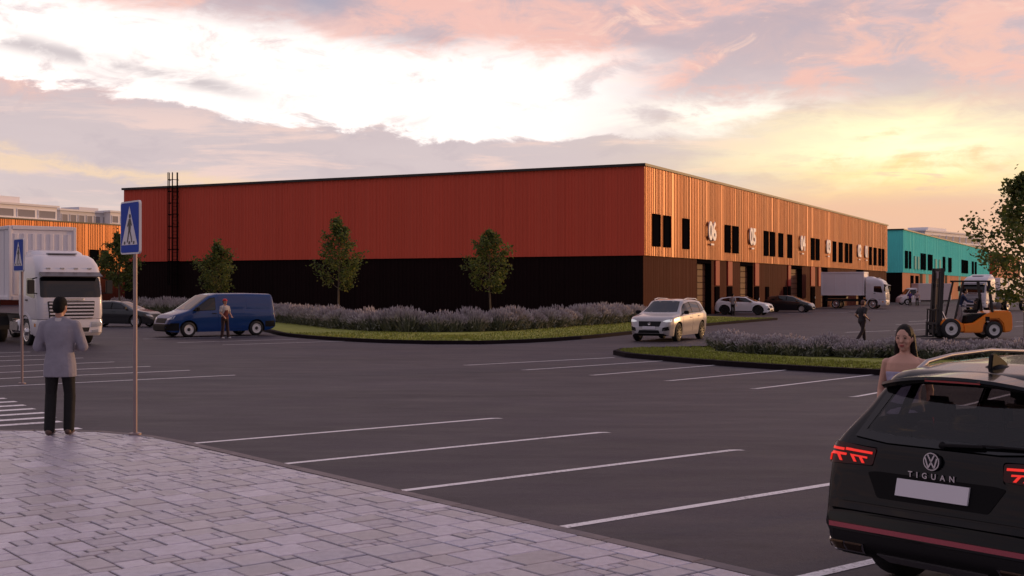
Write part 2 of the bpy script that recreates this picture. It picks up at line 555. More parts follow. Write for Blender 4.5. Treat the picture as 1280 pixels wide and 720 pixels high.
for j in range(NV):
    for i in range(NU):
        if (i, j) in occ: continue
        ok = []
        for (a, b), w in zip(sizes, wts):
            if all((i + x, j + y) not in occ for x in range(a) for y in range(b)): ok.append(((a, b), w))
        (a, b) = rng.choices([o[0] for o in ok], [o[1] for o in ok])[0]
        for x in range(a):
            for y in range(b): occ.add((i + x, j + y))
        c0 = org + KD * (i * CELL) - PD * (j * CELL)
        g = .010
        rect = [c0 + KD * g - PD * g, c0 + KD * (a * CELL - g) - PD * g, c0 + KD * (a * CELL - g) - PD * (b * CELL - g), c0 + KD * g - PD * (b * CELL - g)]
        ctr = sum(rect, Vector()) / 4
        if ctr.y < 2.0: continue
        pl = rect; cut = False
        for p, n in half:
            if any((q - p).dot(n) < 0 for q in pl):
                pl = clip(pl, p, n); cut = True
                if len(pl) < 3: break
        if len(pl) < 3: continue
        A_ = abs(sum(p.x * q.y - q.x * p.y for p, q in zip(pl, pl[1:] + pl[:1]))) / 2
        if A_ < .0015: continue
        size = A_ / ctr.y ** 3 if abs(ctr.x) < ctr.y * .42 and ctr.y > 7.9 else A_ / ctr.y ** 3 * .01
        pavers.append((size, pl, ctr, (a, b) if not cut else None))
pavers.sort(key=lambda t: -t[0])
pm_cache = {}
def paver_geo(pl):
    n = len(pl); ctr = sum(pl, Vector()) / n
    lo = [(p.x, p.y, ZP - .03) for p in pl]; mid = [(p.x, p.y, ZP - .006) for p in pl]
    hi = []
    for p in pl:
        r = p + (ctr - p).normalized() * min(.008, (ctr - p).length * .3); hi.append((r.x, r.y, ZP))
    fs = []
    for k in range(n):
        k2 = (k + 1) % n
        fs += [(k, k2, n + k2, n + k), (n + k, n + k2, 2 * n + k2, 2 * n + k)]
    fs.append(tuple(range(2 * n, 3 * n)))
    return lo + mid + hi, fs
pav_rest = MB()
for idx, (sz, pl, ctr, ab) in enumerate(pavers):
    mi = rng.choices([0, 1, 2], [6, 4, 2])[0]
    dz = rng.uniform(-.003, .003)
    if idx < 296:
        c = Vector((ctr.x, ctr.y, 0))
        key = (ab, mi)
        if ab and key in pm_cache: me = pm_cache[key]
        else:
            vs, fs = paver_geo([p - c for p in pl])
            me = MB().add(vs, fs).mesh('paver'); me.materials.append(PAV[mi])
            if ab: pm_cache[key] = me
        o = link('paver', me, None, pavement); o.location = (c.x, c.y, dz)
    else:
        vs, fs = paver_geo(pl); pav_rest.add([(x, y, z + dz) for x, y, z in vs], fs, mi)
o = pav_rest.build('paver_field', PAV, pavement); o['kind'] = 'stuff'

# ---------------------------------------------------------------- warehouses
class Wall: pass
def rib_profile(width, seed, pitch=.27, depth=.05):
    r = random.Random(seed); pts = [(0.006, .03), (.006, 0)]; x = .006
    end = width - .006
    while True:
        a = r.uniform(.30, .75) * pitch; b = r.uniform(.25, .55) * pitch
        if x + a + b + .07 > end - .03: break
        x += a; pts.append((x, 0)); x += .03; pts.append((x, -depth)); x += b; pts.append((x, -depth)); x += .03; pts.append((x, 0))
    pts += [(end, 0), (end, .03)]
    return pts
panel_cache = {}
def panel_mesh(name, width, h, seed, mat, pitch=.27, depth=.05):
    key = (name, round(width, 3), round(h, 3), seed, mat.name)
    if key not in panel_cache:
        p = rib_profile(width, seed, pitch, depth); n = len(p)
        vs = [(x, y, 0) for x, y in p] + [(x, y, h) for x, y in p]
        fs = [(i, i + 1, n + i + 1, n + i) for i in range(n - 1)]
        me = MB().add(vs, fs).mesh(name, fix=False)
        me.materials.append(mat)
        panel_cache[key] = me
    return panel_cache[key]
BLACKM = M('black_metal', (.008, .006, .007), .8, var=.1, spec=.0)
GLASSD = M('dark_glass', (.006, .006, .008), .10, spec=.0)
COPE = M('coping_metal', (.02, .014, .014), .5)
def tier(parent, axis, a, b, z0, z1, w, mat, name, off, gaps=(), pitch=.27, depth=.05, mats=None, seed=0):
    """row of ribbed panels from a to b along a wall; axis 'x': street side (faces -y), 'y': end wall (faces -x)"""
    cuts = []; lo = a
    for g0, g1 in sorted(gaps):
        if g0 > lo: cuts.append((lo, g0))
        lo = max(lo, g1)
    if lo < b: cuts.append((lo, b))
    r = random.Random(seed)
    for c0, c1 in cuts:
        n = max(1, round((c1 - c0) / w)); pw = (c1 - c0) / n
        for i in range(n):
            m_ = r.choice(mats) if mats else mat
            me = panel_mesh(name, pw, z1 - z0, r.randint(0, 4), m_, pitch, depth)
            o = link(name, me, None, parent)
            if axis == 'x': o.location = (c0 + i * pw, -off, z0)
            else:
                o.location = (-off, c1 - i * pw, z0); o.rotation_euler = (0, 0, -math.pi / 2)
def facade_t(O, px):
    u = (px - 640.) / F
    return (u * O.y - O.x) / (BR.x - u * BR.y)
def window(parent, x0, x1, z0, z1, y, fm=BLACKM):
    fw = .07
    fr = MB()
    fr.box(((x0 + x1) / 2, y + .05, z1 - fw / 2), (x1 - x0, .14, fw)); fr.box(((x0 + x1) / 2, y + .05, z0 + fw / 2), (x1 - x0, .14, fw))
    for xx in (x0 + fw / 2, x1 - fw / 2): fr.box((xx, y + .05, (z0 + z1) / 2), (fw, .137, z1 - z0 - 2 * fw))
    f = fr.build('window', fm, parent)
    MB().box(((x0 + x1) / 2, y + .07, (z0 + z1) / 2), (x1 - x0 - 2 * fw, .03, z1 - z0 - 2 * fw)).build('pane', GLASSD, f)
    return f
def text_mesh(body, size, ext, bold=0., spacing=1.):
    cu = bpy.data.curves.new('t', 'FONT'); cu.body = body; cu.size = size; cu.extrude = ext; cu.offset = bold
    cu.align_x = 'CENTER'; cu.align_y = 'CENTER'; cu.space_character = spacing; cu.resolution_u = 4
    o = bpy.data.objects.new('t', cu); COL.objects.link(o)
    bpy.context.view_layer.update()
    me = bpy.data.meshes.new_from_object(o.evaluated_get(bpy.context.evaluated_depsgraph_get()))
    bpy.data.objects.remove(o); bpy.data.curves.remove(cu)
    return me
WHITEP = M('white_paint', (.85, .83, .86), .45)
def number_sign(parent, x, z, txt):
    e = MB().lathe([(-.10, .60), (-.13, .62), (-.17, .62), (-.19, .60)], 28, 'y', (x, 0, z)).build('number_sign', BLACKM, parent, smooth=40)
    me = text_mesh(txt, 2.0, .04, .065, .95)
    o = link('number_text', me, WHITEP, e); o.location = (x, -.33, z + .12); o.rotation_euler = (rad(90), 0, 0)
    MB().box((x, -.33, z - .86), (.75, .06, .13)).build('caption_bar', WHITEP, e)
    for dx in (-.4, .4): MB().bar((x + dx, -.15, z), (x + dx, -.31, z), .06).build('bracket', BLACKM, e)
def building(name, label, cat, O, Lx, Ly, hgt, hb, upx, upy, lowx, lowy, core, gaps=(), wx=2.0, wy=1.0, lowmats=None, overhang=.12, pitch=.27, seed=0, endwall=True):
    b = thing(name, label, cat, O, yaw_of(BR))
    MB().box((Lx / 2 + .02, Ly / 2 + .55, (hgt - .25) / 2), (Lx - .1, Ly - 1.2, hgt - .25)).build('inner_wall', core, b)
    MB().box((Lx / 2, .56, hb + .03), (Lx - .05, 1.0, .06)).build('soffit', core, b)
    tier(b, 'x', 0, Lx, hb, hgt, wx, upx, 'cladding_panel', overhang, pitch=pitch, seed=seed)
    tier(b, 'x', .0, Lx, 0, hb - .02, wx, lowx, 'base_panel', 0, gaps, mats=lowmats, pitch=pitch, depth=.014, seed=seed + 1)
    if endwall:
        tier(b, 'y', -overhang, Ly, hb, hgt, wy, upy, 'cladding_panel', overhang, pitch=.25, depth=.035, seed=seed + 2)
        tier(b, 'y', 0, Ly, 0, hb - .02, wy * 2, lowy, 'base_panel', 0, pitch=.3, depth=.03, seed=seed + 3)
        MB().box((.25, Ly / 2, (hgt) / 2 - .2), (.4, Ly - .2, hgt - .5)).build('end_wall', core, b)
    MB().box((Lx / 2 - .1, -.1, hgt + .06), (Lx + .4, .34, .18)).build('coping', COPE, b)
    MB().box((-.14, Ly / 2, hgt + .063), (.34, Ly + .2, .18)).build('coping', COPE, b)
    MB().box((Lx / 2, Ly / 2, hgt - .15), (Lx - .4, Ly - .4, .2)).build('roof', core, b)
    for g0, g1 in gaps:
        g = MB()
        hh = hb - .04
        g.prism([(g0, 0), (g0 + .06, 0), (g0 + .06, hh - .06), (g1 - .06, hh - .06), (g1 - .06, 0), (g1, 0), (g1, hh), (g0, hh)], -.01, .61, 'xz')
        f = g.build('gate', BLACKM, b)
        MB().box(((g0 + g1) / 2, .26, hb - .21), (g1 - g0 - .13, .54, .20)).build('lintel', BLACKM, f)
        n = 8; hh = (hb - .3) / n
        for k in range(n):
            MB().box(((g0 + g1) / 2, .52, hh * (k + .5)), (g1 - g0 - .13, .06, hh - .03)).build('gate_panel', GATE, f, bevel=.015)
    return b
GATE = M('gate_brown', (.14, .060, .036), .6, spec=.15, var=.06)
SUNSET_ORANGE = M('cladding_sunset_orange', (.50, .150, .028), .40, metal=.25, var=.05, scale=.6, rnd=.12, stretch=(1, 1, .15))  # street side: yellow sky sheen put into a more orange base colour
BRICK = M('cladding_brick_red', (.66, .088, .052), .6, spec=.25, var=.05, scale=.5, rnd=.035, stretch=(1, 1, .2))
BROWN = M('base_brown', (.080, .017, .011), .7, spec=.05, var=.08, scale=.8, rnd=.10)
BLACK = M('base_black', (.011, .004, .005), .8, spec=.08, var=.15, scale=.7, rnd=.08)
CORE = M('core_dark', (.02, .016, .016), .8)
REDSTRIP = M('red_strip', (.34, .03, .02), .6, spec=.2)
O_A = G(804, 397.7); HA, HB = 10.62, 4.37
LAx = facade_t(O_A, 1108)
gA = [(facade_t(O_A, a), facade_t(O_A, b)) for a, b in ((871, 889), (925, 941), (988, 1002.5), (1026, 1034.5), (1070, 1079))]
LAy = 47.9
A = building('warehouse', 'long red clad warehouse with a sunset tinted street side, numbered units and a black base', 'warehouse', O_A, LAx, LAy, HA, HB, SUNSET_ORANGE, BRICK, BROWN, BLACK, CORE, gA)
for a, b in ((812.5, 821.5), (826.5, 834.5), (850.5, 858), (903.5, 910), (913, 920), (952.5, 957.5), (960, 965.5), (971, 976), (982, 987), (1011.5, 1015.5), (1017.5, 1021.5), (1038.8, 1042.8), (1046.5, 1050.8), (1054.5, 1057.8), (1059.6, 1062.8), (1084.5, 1087.2), (1090.5, 1093.2), (1096.3, 1099), (1100.6, 1103.2)):
    window(A, facade_t(O_A, a), facade_t(O_A, b), 5.05, 7.35, -.25)
for px, t in ((885.5, '06'), (936.5, '05'), (999.5, '04'), (1032, '03'), (1071, '02'), (1080, '01')):
    number_sign(A, facade_t(O_A, px), 6.45, t)
for a, b in ((893, 898), (908.5, 914), (942.5, 947.5), (988 - 4, 988 - .6), (1012.5, 1017.5), (1022, 1025)):
    x0, x1 = facade_t(O_A, a), facade_t(O_A, b)
    MB().box(((x0 + x1) / 2, -.06, 3.32), (x1 - x0, .12, 2.05)).build('accent_strip', REDSTRIP, A, bevel=.02)
for a, b in ((893, 898), (908.5, 914), (942.5, 947.5), (956.5, 960), (979, 982.5), (988.5 - 4, 988 - .9), (1013, 1017.5)):
    x0, x1 = facade_t(O_A, a), facade_t(O_A, b)
    d = MB().box(((x0 + x1) / 2, -.06, 1.12), (x1 - x0, .13, 2.2)).build('service_door', BLACKM, A, bevel=.02)
    MB().box((x1 - .15, -.15, 1.1), (.04, .06, .22)).build('door_handle', WHITEP, d)
# caged roof ladder on the end wall
ys = 42.0
lad = MB()
for s in (-.28, .28): lad.bar((-.28, ys + s, .4), (-.28, ys + s, HA + 1.25), .07)
lad = lad.build('access_ladder', BLACKM, A)
rg = MB()
for k in range(34): rg.bar((-.28, ys - .28, .6 + k * .3), (-.28, ys + .28, .6 + k * .3), .035)
rg.build('rungs', BLACKM, lad)
for k in range(10):
    z = 2.4 + k * .98
    pts = [(-.28 - .72 * math.sin(math.pi * q / 10), ys + .42 * math.cos(math.pi * q / 10), z) for q in range(11)]
    MB().tube(pts, .032, 6).build('cage_hoop', BLACKM, lad)
for q in (1, 3, 5, 7, 9):
    p = (-.28 - .73 * math.sin(math.pi * q / 10), ys + .43 * math.cos(math.pi * q / 10))
    MB().bar((p[0], p[1], 2.35), (p[0], p[1], HA + 1.22), .045).build('cage_strap', BLACKM, lad)
for k in range(5):
    for s in (-.28, .28): MB().bar((-.02, ys + s, 1 + k * 2.2), (-.28, ys + s, 1 + k * 2.2), .05).build('wall_bracket', BLACKM, lad)

# teal warehouse further down the street
O_C = G(1128, 378.4)
O_C = Vector((488. / F * 182., 182., 0))
LCx = facade_t(O_C, 1236)
TEAL = M('cladding_teal', (.16, .86, .80), .7, spec=.02, rnd=.03, var=.04, scale=.4)
TEALS = M('teal_strip', (.05, .36, .36), .6, spec=.12)
ORNG = M('base_orange', (.42, .11, .06), .6, spec=.12, rnd=.12)
DKST = M('base_dark_strip', (.012, .010, .012), .7, spec=.05)
C = building('warehouse', 'turquoise clad warehouse with orange striped base beyond the long red one', 'warehouse', O_C, LCx, 40, HA, HB, TEAL, TEAL, ORNG, BLACK, CORE, (), 3.2, 3.0, [ORNG, ORNG, TEALS, ORNG, DKST], pitch=.5, seed=20)
for a, b in ((1129.5, 1132.5), (1134.5, 1136.5), (1149.2, 1151.2), (1152.6, 1155.2), (1158.2, 1160.3), (1160.9, 1163.5), (1177, 1179.5), (1184, 1187.5), (1200.5, 1202.5), (1203.5, 1205.8), (1206.6, 1208.2), (1213.5, 1215.5), (1217.2, 1219)):
    window(C, facade_t(O_C, a), facade_t(O_C, b), 5.0, 7.6, -.30)
for a, b in ((1141, 1143), (1145, 1147), (1167, 1169), (1172, 1174)):
    x0, x1 = facade_t(O_C, a), facade_t(O_C, b)
    MB().box(((x0 + x1) / 2, -.22, 6.0), (x1 - x0, .16, 2.0)).build('relief_panel', TEALS, C, bevel=.02)
for a, b in ((1138, 1141), (1144.2, 1147.3), (1166, 1168), (1171, 1173.5)):
    x0, x1 = facade_t(O_C, a), facade_t(O_C, b)
    window(C, x0, x1, .3, 4.0, -.12)

# orange warehouse across the yard, behind the left truck
pB = Vector(((157 - 640) / F * 171., 171., 0))
O_B = pB - BR * 64
B = building('warehouse', 'distant orange clad warehouse behind the white truck and the pale blocks', 'warehouse', O_B, 120, 30, HA, HB, SUNSET_ORANGE, BRICK, BROWN, BLACK, CORE, (), 3.0, 3.0, seed=40)
for a, b in ((111.5, 121.5), (126, 134), (62, 70), (50, 57), (20, 27)):
    window(B, facade_t(O_B, a), facade_t(O_B, b), 4.9, 7.2, -.30)
# red warehouse closing the street
O_D = O_C + BR * (LCx + 14)
D = building('warehouse', 'distant red orange warehouse behind the turquoise one, half hidden by the tree', 'warehouse', O_D, 70, 30, HA, HB, M('cladding_orange', (.60, .13, .06), .5, rnd=.04), BRICK, BROWN, BLACK, CORE, (), 5.0, 5.0, pitch=.5, seed=60)

# pale blocks on the skyline
PALE = M('pale_render', (.85, .82, .84), .7, var=.05, scale=.1)
PALE2 = M('pale_grey_render', (.66, .64, .67), .7, var=.05, scale=.1)
SKYGL = M('skyline_glass', (.30, .28, .30), .6, spec=.1)
def block(label, px0, px1, ytop, Y, depth, floors, cols, yaw=0., mat=PALE, strip=False, step_back=None):
    x0, x1 = (px0 - 640) / F * Y, (px1 - 640) / F * Y
    h = H + (360 - ytop) / F * Y; w = (x1 - x0) / (.37 if px0 > 900 else .73)
    b = thing('office_block', label, 'building', ((x0 + x1) / 2, Y, 0), yaw)
    MB().box((0, depth / 2, h / 2), (w, depth, h)).build('wall', mat, b)
    MB().box((0, depth / 2, h + .3), (w + 1.2, depth + 1.2, .6)).build('roof', PALE, b)
    fh = 3.6
    for f in range(floors):
        zc = h - 2.4 - f * fh
        if strip: MB().box((0, -.25, zc - 1.75), (w + .6, 1.6, .45)).build('balcony_slab', PALE, b)
        for c in range(cols):
            cw = w / cols
            fr = MB()
            cx = -w / 2 + (c + .5) * cw; ww = cw * (.80 if strip else .62); hh = 2.2
            for q in (-1, 1):
                fr.box((cx + q * (ww / 2 + .1), -.08, zc), (.2, .3, hh + .4)); fr.box((cx, -.08, zc + q * (hh / 2 + .1)), (ww, .29, .2))
            o = fr.build('window', mat, b)
            MB().box((cx, -.05, zc), (ww, .16, hh)).build('pane', SKYGL, o)
    if step_back:
        a, c_, hh = step_back
        MB().box((a * w, depth / 2, h + hh / 2 + .6), (c_ * w, depth * .6, hh)).build('penthouse', mat, b)
    return b
block('low white block with a long balcony band on the left skyline', -30, 68, 256, 380, 18, 2, 4, yaw_of(BR), PALE, True, (-.1, .5, 2.2))
block('grey glazed block beside the white one on the left skyline', 77, 136, 265, 420, 14, 3, 6, yaw_of(BR), PALE2, False, (.2, .4, 1.2))
block('small pale block next to the red end wall on the left skyline', 138, 160, 266, 430, 12, 3, 2, yaw_of(BR), PALE)
block('pale balcony block on the right skyline behind the turquoise warehouse', 1158, 1232, 292.5, 520, 14, 4, 9, rad(50), PALE, True, (-.2, .3, 1.5))

# ---------------------------------------------------------------- planted islands
GRASS = M('lawn', (.24, .26, .034), .9, var=.35, scale=2.2, bump=.6, bscale=30)
DKERB = M('island_kerb', (.014, .009, .012), .9, spec=.1, var=.2, scale=4, rnd=.1)
def island(name, front_px, back, inside, zt=.13):
    front = [G(x, y, zt) for x, y in front_px]
    pts = front + back
    q = []
    for i, p in enumerate(pts):
        a_, b_ = pts[i - 1], pts[(i + 1) % len(pts)]
        d = (b_ - a_); d.z = 0; d.normalize()
        q.append(p + left_n(d) * inside * .26 if i < len(front) else p)
    mb = MB().prism([(p.x, p.y) for p in q], -.1, zt - .02, 'xy')
    o = mb.build(name, GRASS); o['kind'] = 'structure'
    return o, front
wall_off = -BR * 1.2
A0 = O_A + wall_off; A1 = O_A + BL * LAy + wall_off
bk = [O_A + BR * 6 - BL * 1.0, Vector((A0.x, A0.y, 0)), A1 + BL * 6]
isl1, fr1 = island('lawn_island', [(60, 393), (190, 395.5), (270, 401), (330, 411), (352, 416.5), (390, 420), (440, 423), (500, 425.5), (560, 426.3), (620, 426), (680, 423.5), (740, 419.3), (800, 413.3), (850, 408.2), (900, 403), (945, 399.6), (972, 397.4)], bk, 1)
kerb_run(fr1, isl1, .27, -.1, .135, 2.0, 1, DKERB)
f2 = [(1560, 489), (1400, 480), (1280, 472), (1190, 467), (1110, 462.8), (1000, 457.6), (920, 452.6), (860, 448.2), (810, 444), (782, 441.5), (768, 439.3), (765.5, 437.6), (770, 435.6), (790, 434.3), (830, 433.5), (905, 432), (1000, 430), (1110, 429), (1280, 428), (1560, 429)]
isl2, fr2 = island('lawn_island', f2, [], -1)
kerb_run(fr2, isl2, .27, -.1, .135, 1.6, -1, DKERB)

# grass blades on both lawns, denser towards the rims
def pip(p, poly_):
    c = False; n = len(poly_)
    for i in range(n):
        a, b = poly_[i], poly_[i - 1]
        if (a.y > p[1]) != (b.y > p[1]) and p[0] < (b.x - a.x) * (p[1] - a.y) / (b.y - a.y) + a.x: c = not c
    return c
BLADE = [M('grass_blade', (.24, .265, .036), .8, var=.3, scale=1.5), M('grass_blade_dry', (.16, .15, .04), .8)]
gr = random.Random(5)
def blades(parent, front, depth, n, hmin, hmax, inside):
    q = resample(front, .5)
    mb = MB()
    ns = []
    for i, p in enumerate(q):
        d = (q[min(i + 1, len(q) - 1)] - q[max(i - 1, 0)]).normalized(); ns.append(left_n(d) * inside)
    for _ in range(n):
        i = gr.randrange(len(q)); p = q[i] + ns[i] * (.30 + gr.random() ** 1.5 * depth) + Vector((gr.uniform(-.1, .1), gr.uniform(-.1, .1), 0))
        a = gr.uniform(0, 6.28); h = gr.uniform(hmin, hmax); w = gr.uniform(.012, .03)
        dx, dy = math.cos(a) * w, math.sin(a) * w; lx, ly = gr.uniform(-.04, .04), gr.uniform(-.04, .04)
        mb.add([(p.x - dx, p.y - dy, .10), (p.x + dx, p.y + dy, .10), (p.x + lx, p.y + ly, .11 + h)], [(0, 1, 2)], 0 if gr.random() < .8 else 1)
    o = mb.build('grass', BLADE, parent, fix=False); o['kind'] = 'stuff'
blades(isl1, fr1[4:], 5.0, 16000, .03, .09, 1)
blades(isl2, fr2[1:12], 2.6, 12000, .03, .08, -1)
blades(isl2, fr2[10:16], 2.0, 3000, .03, .08, -1)
# ================================================================== planting
def leaf_mat(name, col, tr):
    m = bpy.data.materials.new(name); m.use_nodes = True
    nt = m.node_tree; p = nt.nodes['Principled BSDF']
    p.inputs['Roughness'].default_value = .6
    tc = nt.nodes.new('ShaderNodeTexCoord'); n = nt.nodes.new('ShaderNodeTexNoise'); n.inputs['Scale'].default_value = 2.0; n.inputs['Detail'].default_value = 5
    nt.links.new(tc.outputs['Object'], n.inputs['Vector'])
    r = nt.nodes.new('ShaderNodeMapRange'); r.inputs[1].default_value, r.inputs[2].default_value, r.inputs[3].default_value, r.inputs[4].default_value = .3, .7, .6, 1.4
    nt.links.new(n.outputs[0], r.inputs[0])
    v = nt.nodes.new('ShaderNodeVectorMath'); v.operation = 'SCALE'; v.inputs[0].default_value = col
    nt.links.new(r.outputs[0], v.inputs['Scale']); nt.links.new(v.outputs[0], p.inputs['Base Color'])
    t = nt.nodes.new('ShaderNodeBsdfTranslucent'); nt.links.new(v.outputs[0], t.inputs[0])
    mx = nt.nodes.new('ShaderNodeMixShader'); mx.inputs[0].default_value = tr
    o = nt.nodes['Material Output']
    nt.links.new(p.outputs[0], mx.inputs[1]); nt.links.new(t.outputs[0], mx.inputs[2]); nt.links.new(mx.outputs[0], o.inputs[0])
    return m
LEAF = [leaf_mat('leaf_green', (.11, .145, .032), .45), leaf_mat('leaf_olive', (.17, .17, .036), .5), leaf_mat('leaf_dark', (.062, .090, .024), .4)]
BARK = M('bark', (.12, .085, .06), .9, var=.3, scale=6, bump=.6, bscale=30)
def tree(label, loc, h, R, th, seed, nleaf, ls, tr=.06):
    r = random.Random(seed)
    t = thing('young_tree', label, 'tree', loc)
    wood = MB()
    lean = Vector((r.uniform(-.02, .02), r.uniform(-.02, .02), 0))
    def tp(z): return Vector((lean.x * z + .03 * math.sin(z * 1.3 + seed), lean.y * z + .03 * math.cos(z * 1.1 + seed), z))
    zs = [h * .96 * k / 12 for k in range(13)]
    wood.tube([tp(z) for z in zs], [tr * (1 - .88 * z / h) * (1.25 if z == 0 else 1) for z in zs], 8)
    anchors = []
    nl = 26
    for k in range(nl):
        f = (k + .5) / nl
        z = th + (h * .93 - th) * f ** 1.05
        prof = (.55 + 1.5 * f) if f < .3 else (1.0 - (f - .3) / .7 * .93)
        rr = R * max(prof, .10) * r.uniform(.72, 1.12)
        a = k * 2.399 + r.uniform(-.4, .4)
        rise = rr * (.55 + .55 * f) * r.uniform(.8, 1.3)
        p0 = tp(z); pts = []
        for q in range(6):
            s = q / 5
            pts.append(p0 + Vector((math.cos(a + .25 * s) * rr * s, math.sin(a + .25 * s) * rr * s, rise * s ** 1.25)))
        wood.tube(pts, [tr * .38 * (1 - .85 * s / 5) for s in range(6)], 5)
        for q in range(2, 6):
            anchors.append((pts[q], q / 5, rr))
            for _ in range(2):
                b = a + r.uniform(-1.3, 1.3); L = rr * r.uniform(.18, .42)
                e = pts[q] + Vector((math.cos(b) * L, math.sin(b) * L, L * r.uniform(.1, .9)))
                if e.z > h: e.z = h - .05
                wood.tube([pts[q], e], [tr * .12, tr * .05], 4)
                anchors.append((e, 1.0, rr)); anchors.append(((pts[q] + e) / 2, .8, rr))
    for q in range(7): anchors.append((tp(h * (.82 + .17 * q / 6)), .8, R * .5))
    wood.build('trunk', BARK, t, smooth=60)
    lv = MB()
    wts_ = [w for _, w, _ in anchors]
    dens = [r.uniform(.2, 1.6) * w for w in wts_]
    for (p, w, rr) in r.choices(anchors, dens, k=nleaf):
        c = p + Vector((r.gauss(0, 1), r.gauss(0, 1), r.gauss(0, .8))) * (.05 * R + .14 * rr * .5 + .03)
        s = ls * r.uniform(.6, 1.3)
        u = Vector((r.gauss(0, 1), r.gauss(0, 1), r.gauss(0, .7))).normalized(); v = u.orthogonal().normalized()
        v = (v * math.cos(a := r.uniform(0, 6.28)) + u.cross(v) * math.sin(a)).normalized()
        k = u.cross(v) * s * .18
        lv.add([c - u * s * .5, c + v * s * .36 + k, c + u * s * .55, c - v * s * .36 + k], [(0, 1, 2), (0, 2, 3)], r.choices([0, 1, 2], [5, 3, 3])[0])
    lv.build('crown', LEAF, t, fix=False)
    return t
def spot(px, Y, z=0.): return Vector(((px - 640) / F * Y, Y, z))
tree('tallest young tree behind the long hedge, next to the blue van', spot(424, 66, .1), 5.9, 1.25, 1.8, 3, 3300, .15)
tree('young tree behind the hedge, halfway between the blue van and the silver car', spot(613, 66, .1), 5.25, 1.22, 1.7, 8, 3200, .15)
tree('small young tree behind the roof of the blue van', spot(270, 72, .1), 4.75, 1.08, 1.5, 15, 2900, .15)
tree('dark bushy tree between the white truck and the red end wall', spot(150, 88, .1), 6.1, 1.4, 1.8, 21, 4800, .18, .09)
tree('large leafy tree rising from the hedge beside the orange forklift', spot(1283, 41, .1), 5.95, 1.55, 1.25, 35, 4600, .155, .075)

LAVF = [M('lavender_stem', (.19, .19, .15), .8, var=.25, scale=3), M('lavender_leaf', (.095, .105, .07), .8)]
LAVB = [M('lavender_flower', (.32, .27, .29), .8, var=.2, scale=3), M('lavender_flower_pale', (.42, .375, .385), .8)]
def lavender_meshes(seed, R, hh, tips=1.0):
    r = random.Random(seed)
    fo, fl = MB(), MB()
    for k in range(330):
        a = r.uniform(0, 6.283); q = math.sqrt(r.random()); lean = q * R
        b = Vector((math.cos(a), math.sin(a), 0))
        base = b * lean * .45
        hgt = hh * (1 - .42 * q * q) * r.uniform(.72, 1.08)
        top = b * lean * 1.05 + Vector((r.uniform(-.06, .06), r.uniform(-.06, .06), hgt))
        s = Vector((-b.y, b.x, 0)) * r.uniform(.012, .024)
        mid = (base + top) / 2 + b * .04 * lean
        if r.random() < .62:
            fo.add([base - s, base + s, mid + s * .9, mid - s * .9, top], [(0, 1, 2, 3), (3, 2, 4)], 0 if r.random() < .6 else 1)
        if r.random() < .95 * tips:
            d = (top - mid).normalized(); n = d.orthogonal().normalized(); L = r.uniform(.14, .28) * hh; w = r.uniform(.018, .034)
            n2 = d.cross(n)
            p0 = top - d * L * .5; p1 = top + d * L * .1; p2 = top + d * L * .5
            fl.add([p0, p1 + n * w, p1 - n * w * .5 + n2 * w * .87, p1 - n * w * .5 - n2 * w * .87, p2], [(0, 2, 1), (0, 3, 2), (0, 1, 3), (1, 2, 4), (2, 3, 4), (3, 1, 4)], 0 if r.random() < .6 else 1)
    for k in range(260):                       # dense low leaves
        a = r.uniform(0, 6.283); q = math.sqrt(r.random()) * R * .95; z = r.uniform(.02, .62) * hh
        c = Vector((math.cos(a) * q, math.sin(a) * q, z)); u = Vector((r.gauss(0, 1), r.gauss(0, 1), r.uniform(.2, 1.4))).normalized() * r.uniform(.06, .13)
        v = u.cross(Vector((r.gauss(0, 1), r.gauss(0, 1), r.gauss(0, 1)))).normalized() * .02
        fo.add([c - u, c + v, c + u, c - v], [(0, 1, 2, 3)], 1 if r.random() < .6 else 0)
    a = fo.mesh('foliage', fix=False); [a.materials.append(m_) for m_ in LAVF]
    b = fl.mesh('flower_spikes', fix=False); [b.materials.append(m_) for m_ in LAVB]
    return a, b
def hedge(px_line, rows, sp, R, hh, label, group, seed, tips=1.0, jitter=.15):
    vs = [lavender_meshes(seed + k, R, hh, tips) for k in range(4)]
    r = random.Random(seed)
    line = [G(x, y, .11) for x, y in px_line]
    for row in range(rows):
        q = resample(line, sp)
        for i, p in enumerate(q):
            d = Vector((p.x, p.y, 0)).normalized()
            dd = (q[min(i + 1, len(q) - 1)] - q[max(i - 1, 0)]).normalized(); n = left_n(dd)
            if n.y < 0: n = -n
            n = d
            pos = p + n * (R * .8 + row * sp * .85) + dd * (sp * .5 * (row % 2)) + Vector((r.uniform(-jitter, jitter), r.uniform(-jitter, jitter), 0))
            t = thing('lavender_shrub', label, 'shrub', (pos.x, pos.y, .10), r.uniform(0, 6.28), group)
            s = r.uniform(.85, 1.15); t.scale = (s, s, s * r.uniform(.9, 1.08))
            f, b = r.choice(vs)
            link('foliage', f, None, t)['kind'] = 'stuff'; link('flower_spikes', b, None, t)['kind'] = 'stuff'
hedge([(338, 401), (370, 404.5), (410, 409.5), (450, 413.3), (500, 415.3), (560, 415.8), (620, 414.3), (680, 411), (740, 406.5), (790, 402.3)], 2, 1.12, .80, .95, 'grey mauve lavender shrub in the long hedge along the black base wall', 'lavender hedge along the black base wall', 100)
hedge([(150, 390.8), (200, 392.2), (250, 394.5)], 1, 1.3, .95, 1.15, 'grey mauve lavender shrub in the short hedge behind the dark sedan', 'lavender hedge behind the dark sedan', 120)
hedge([(903, 433.5), (912, 438.5), (935, 442.3), (1000, 445.8), (1060, 447.5), (1110, 448.6), (1200, 450.5), (1280, 452), (1420, 455)], 3, .78, .50, .52, 'green grey lavender shrub in the near hedge beside the forklift', 'lavender hedge by the forklift', 140, .75, .1)

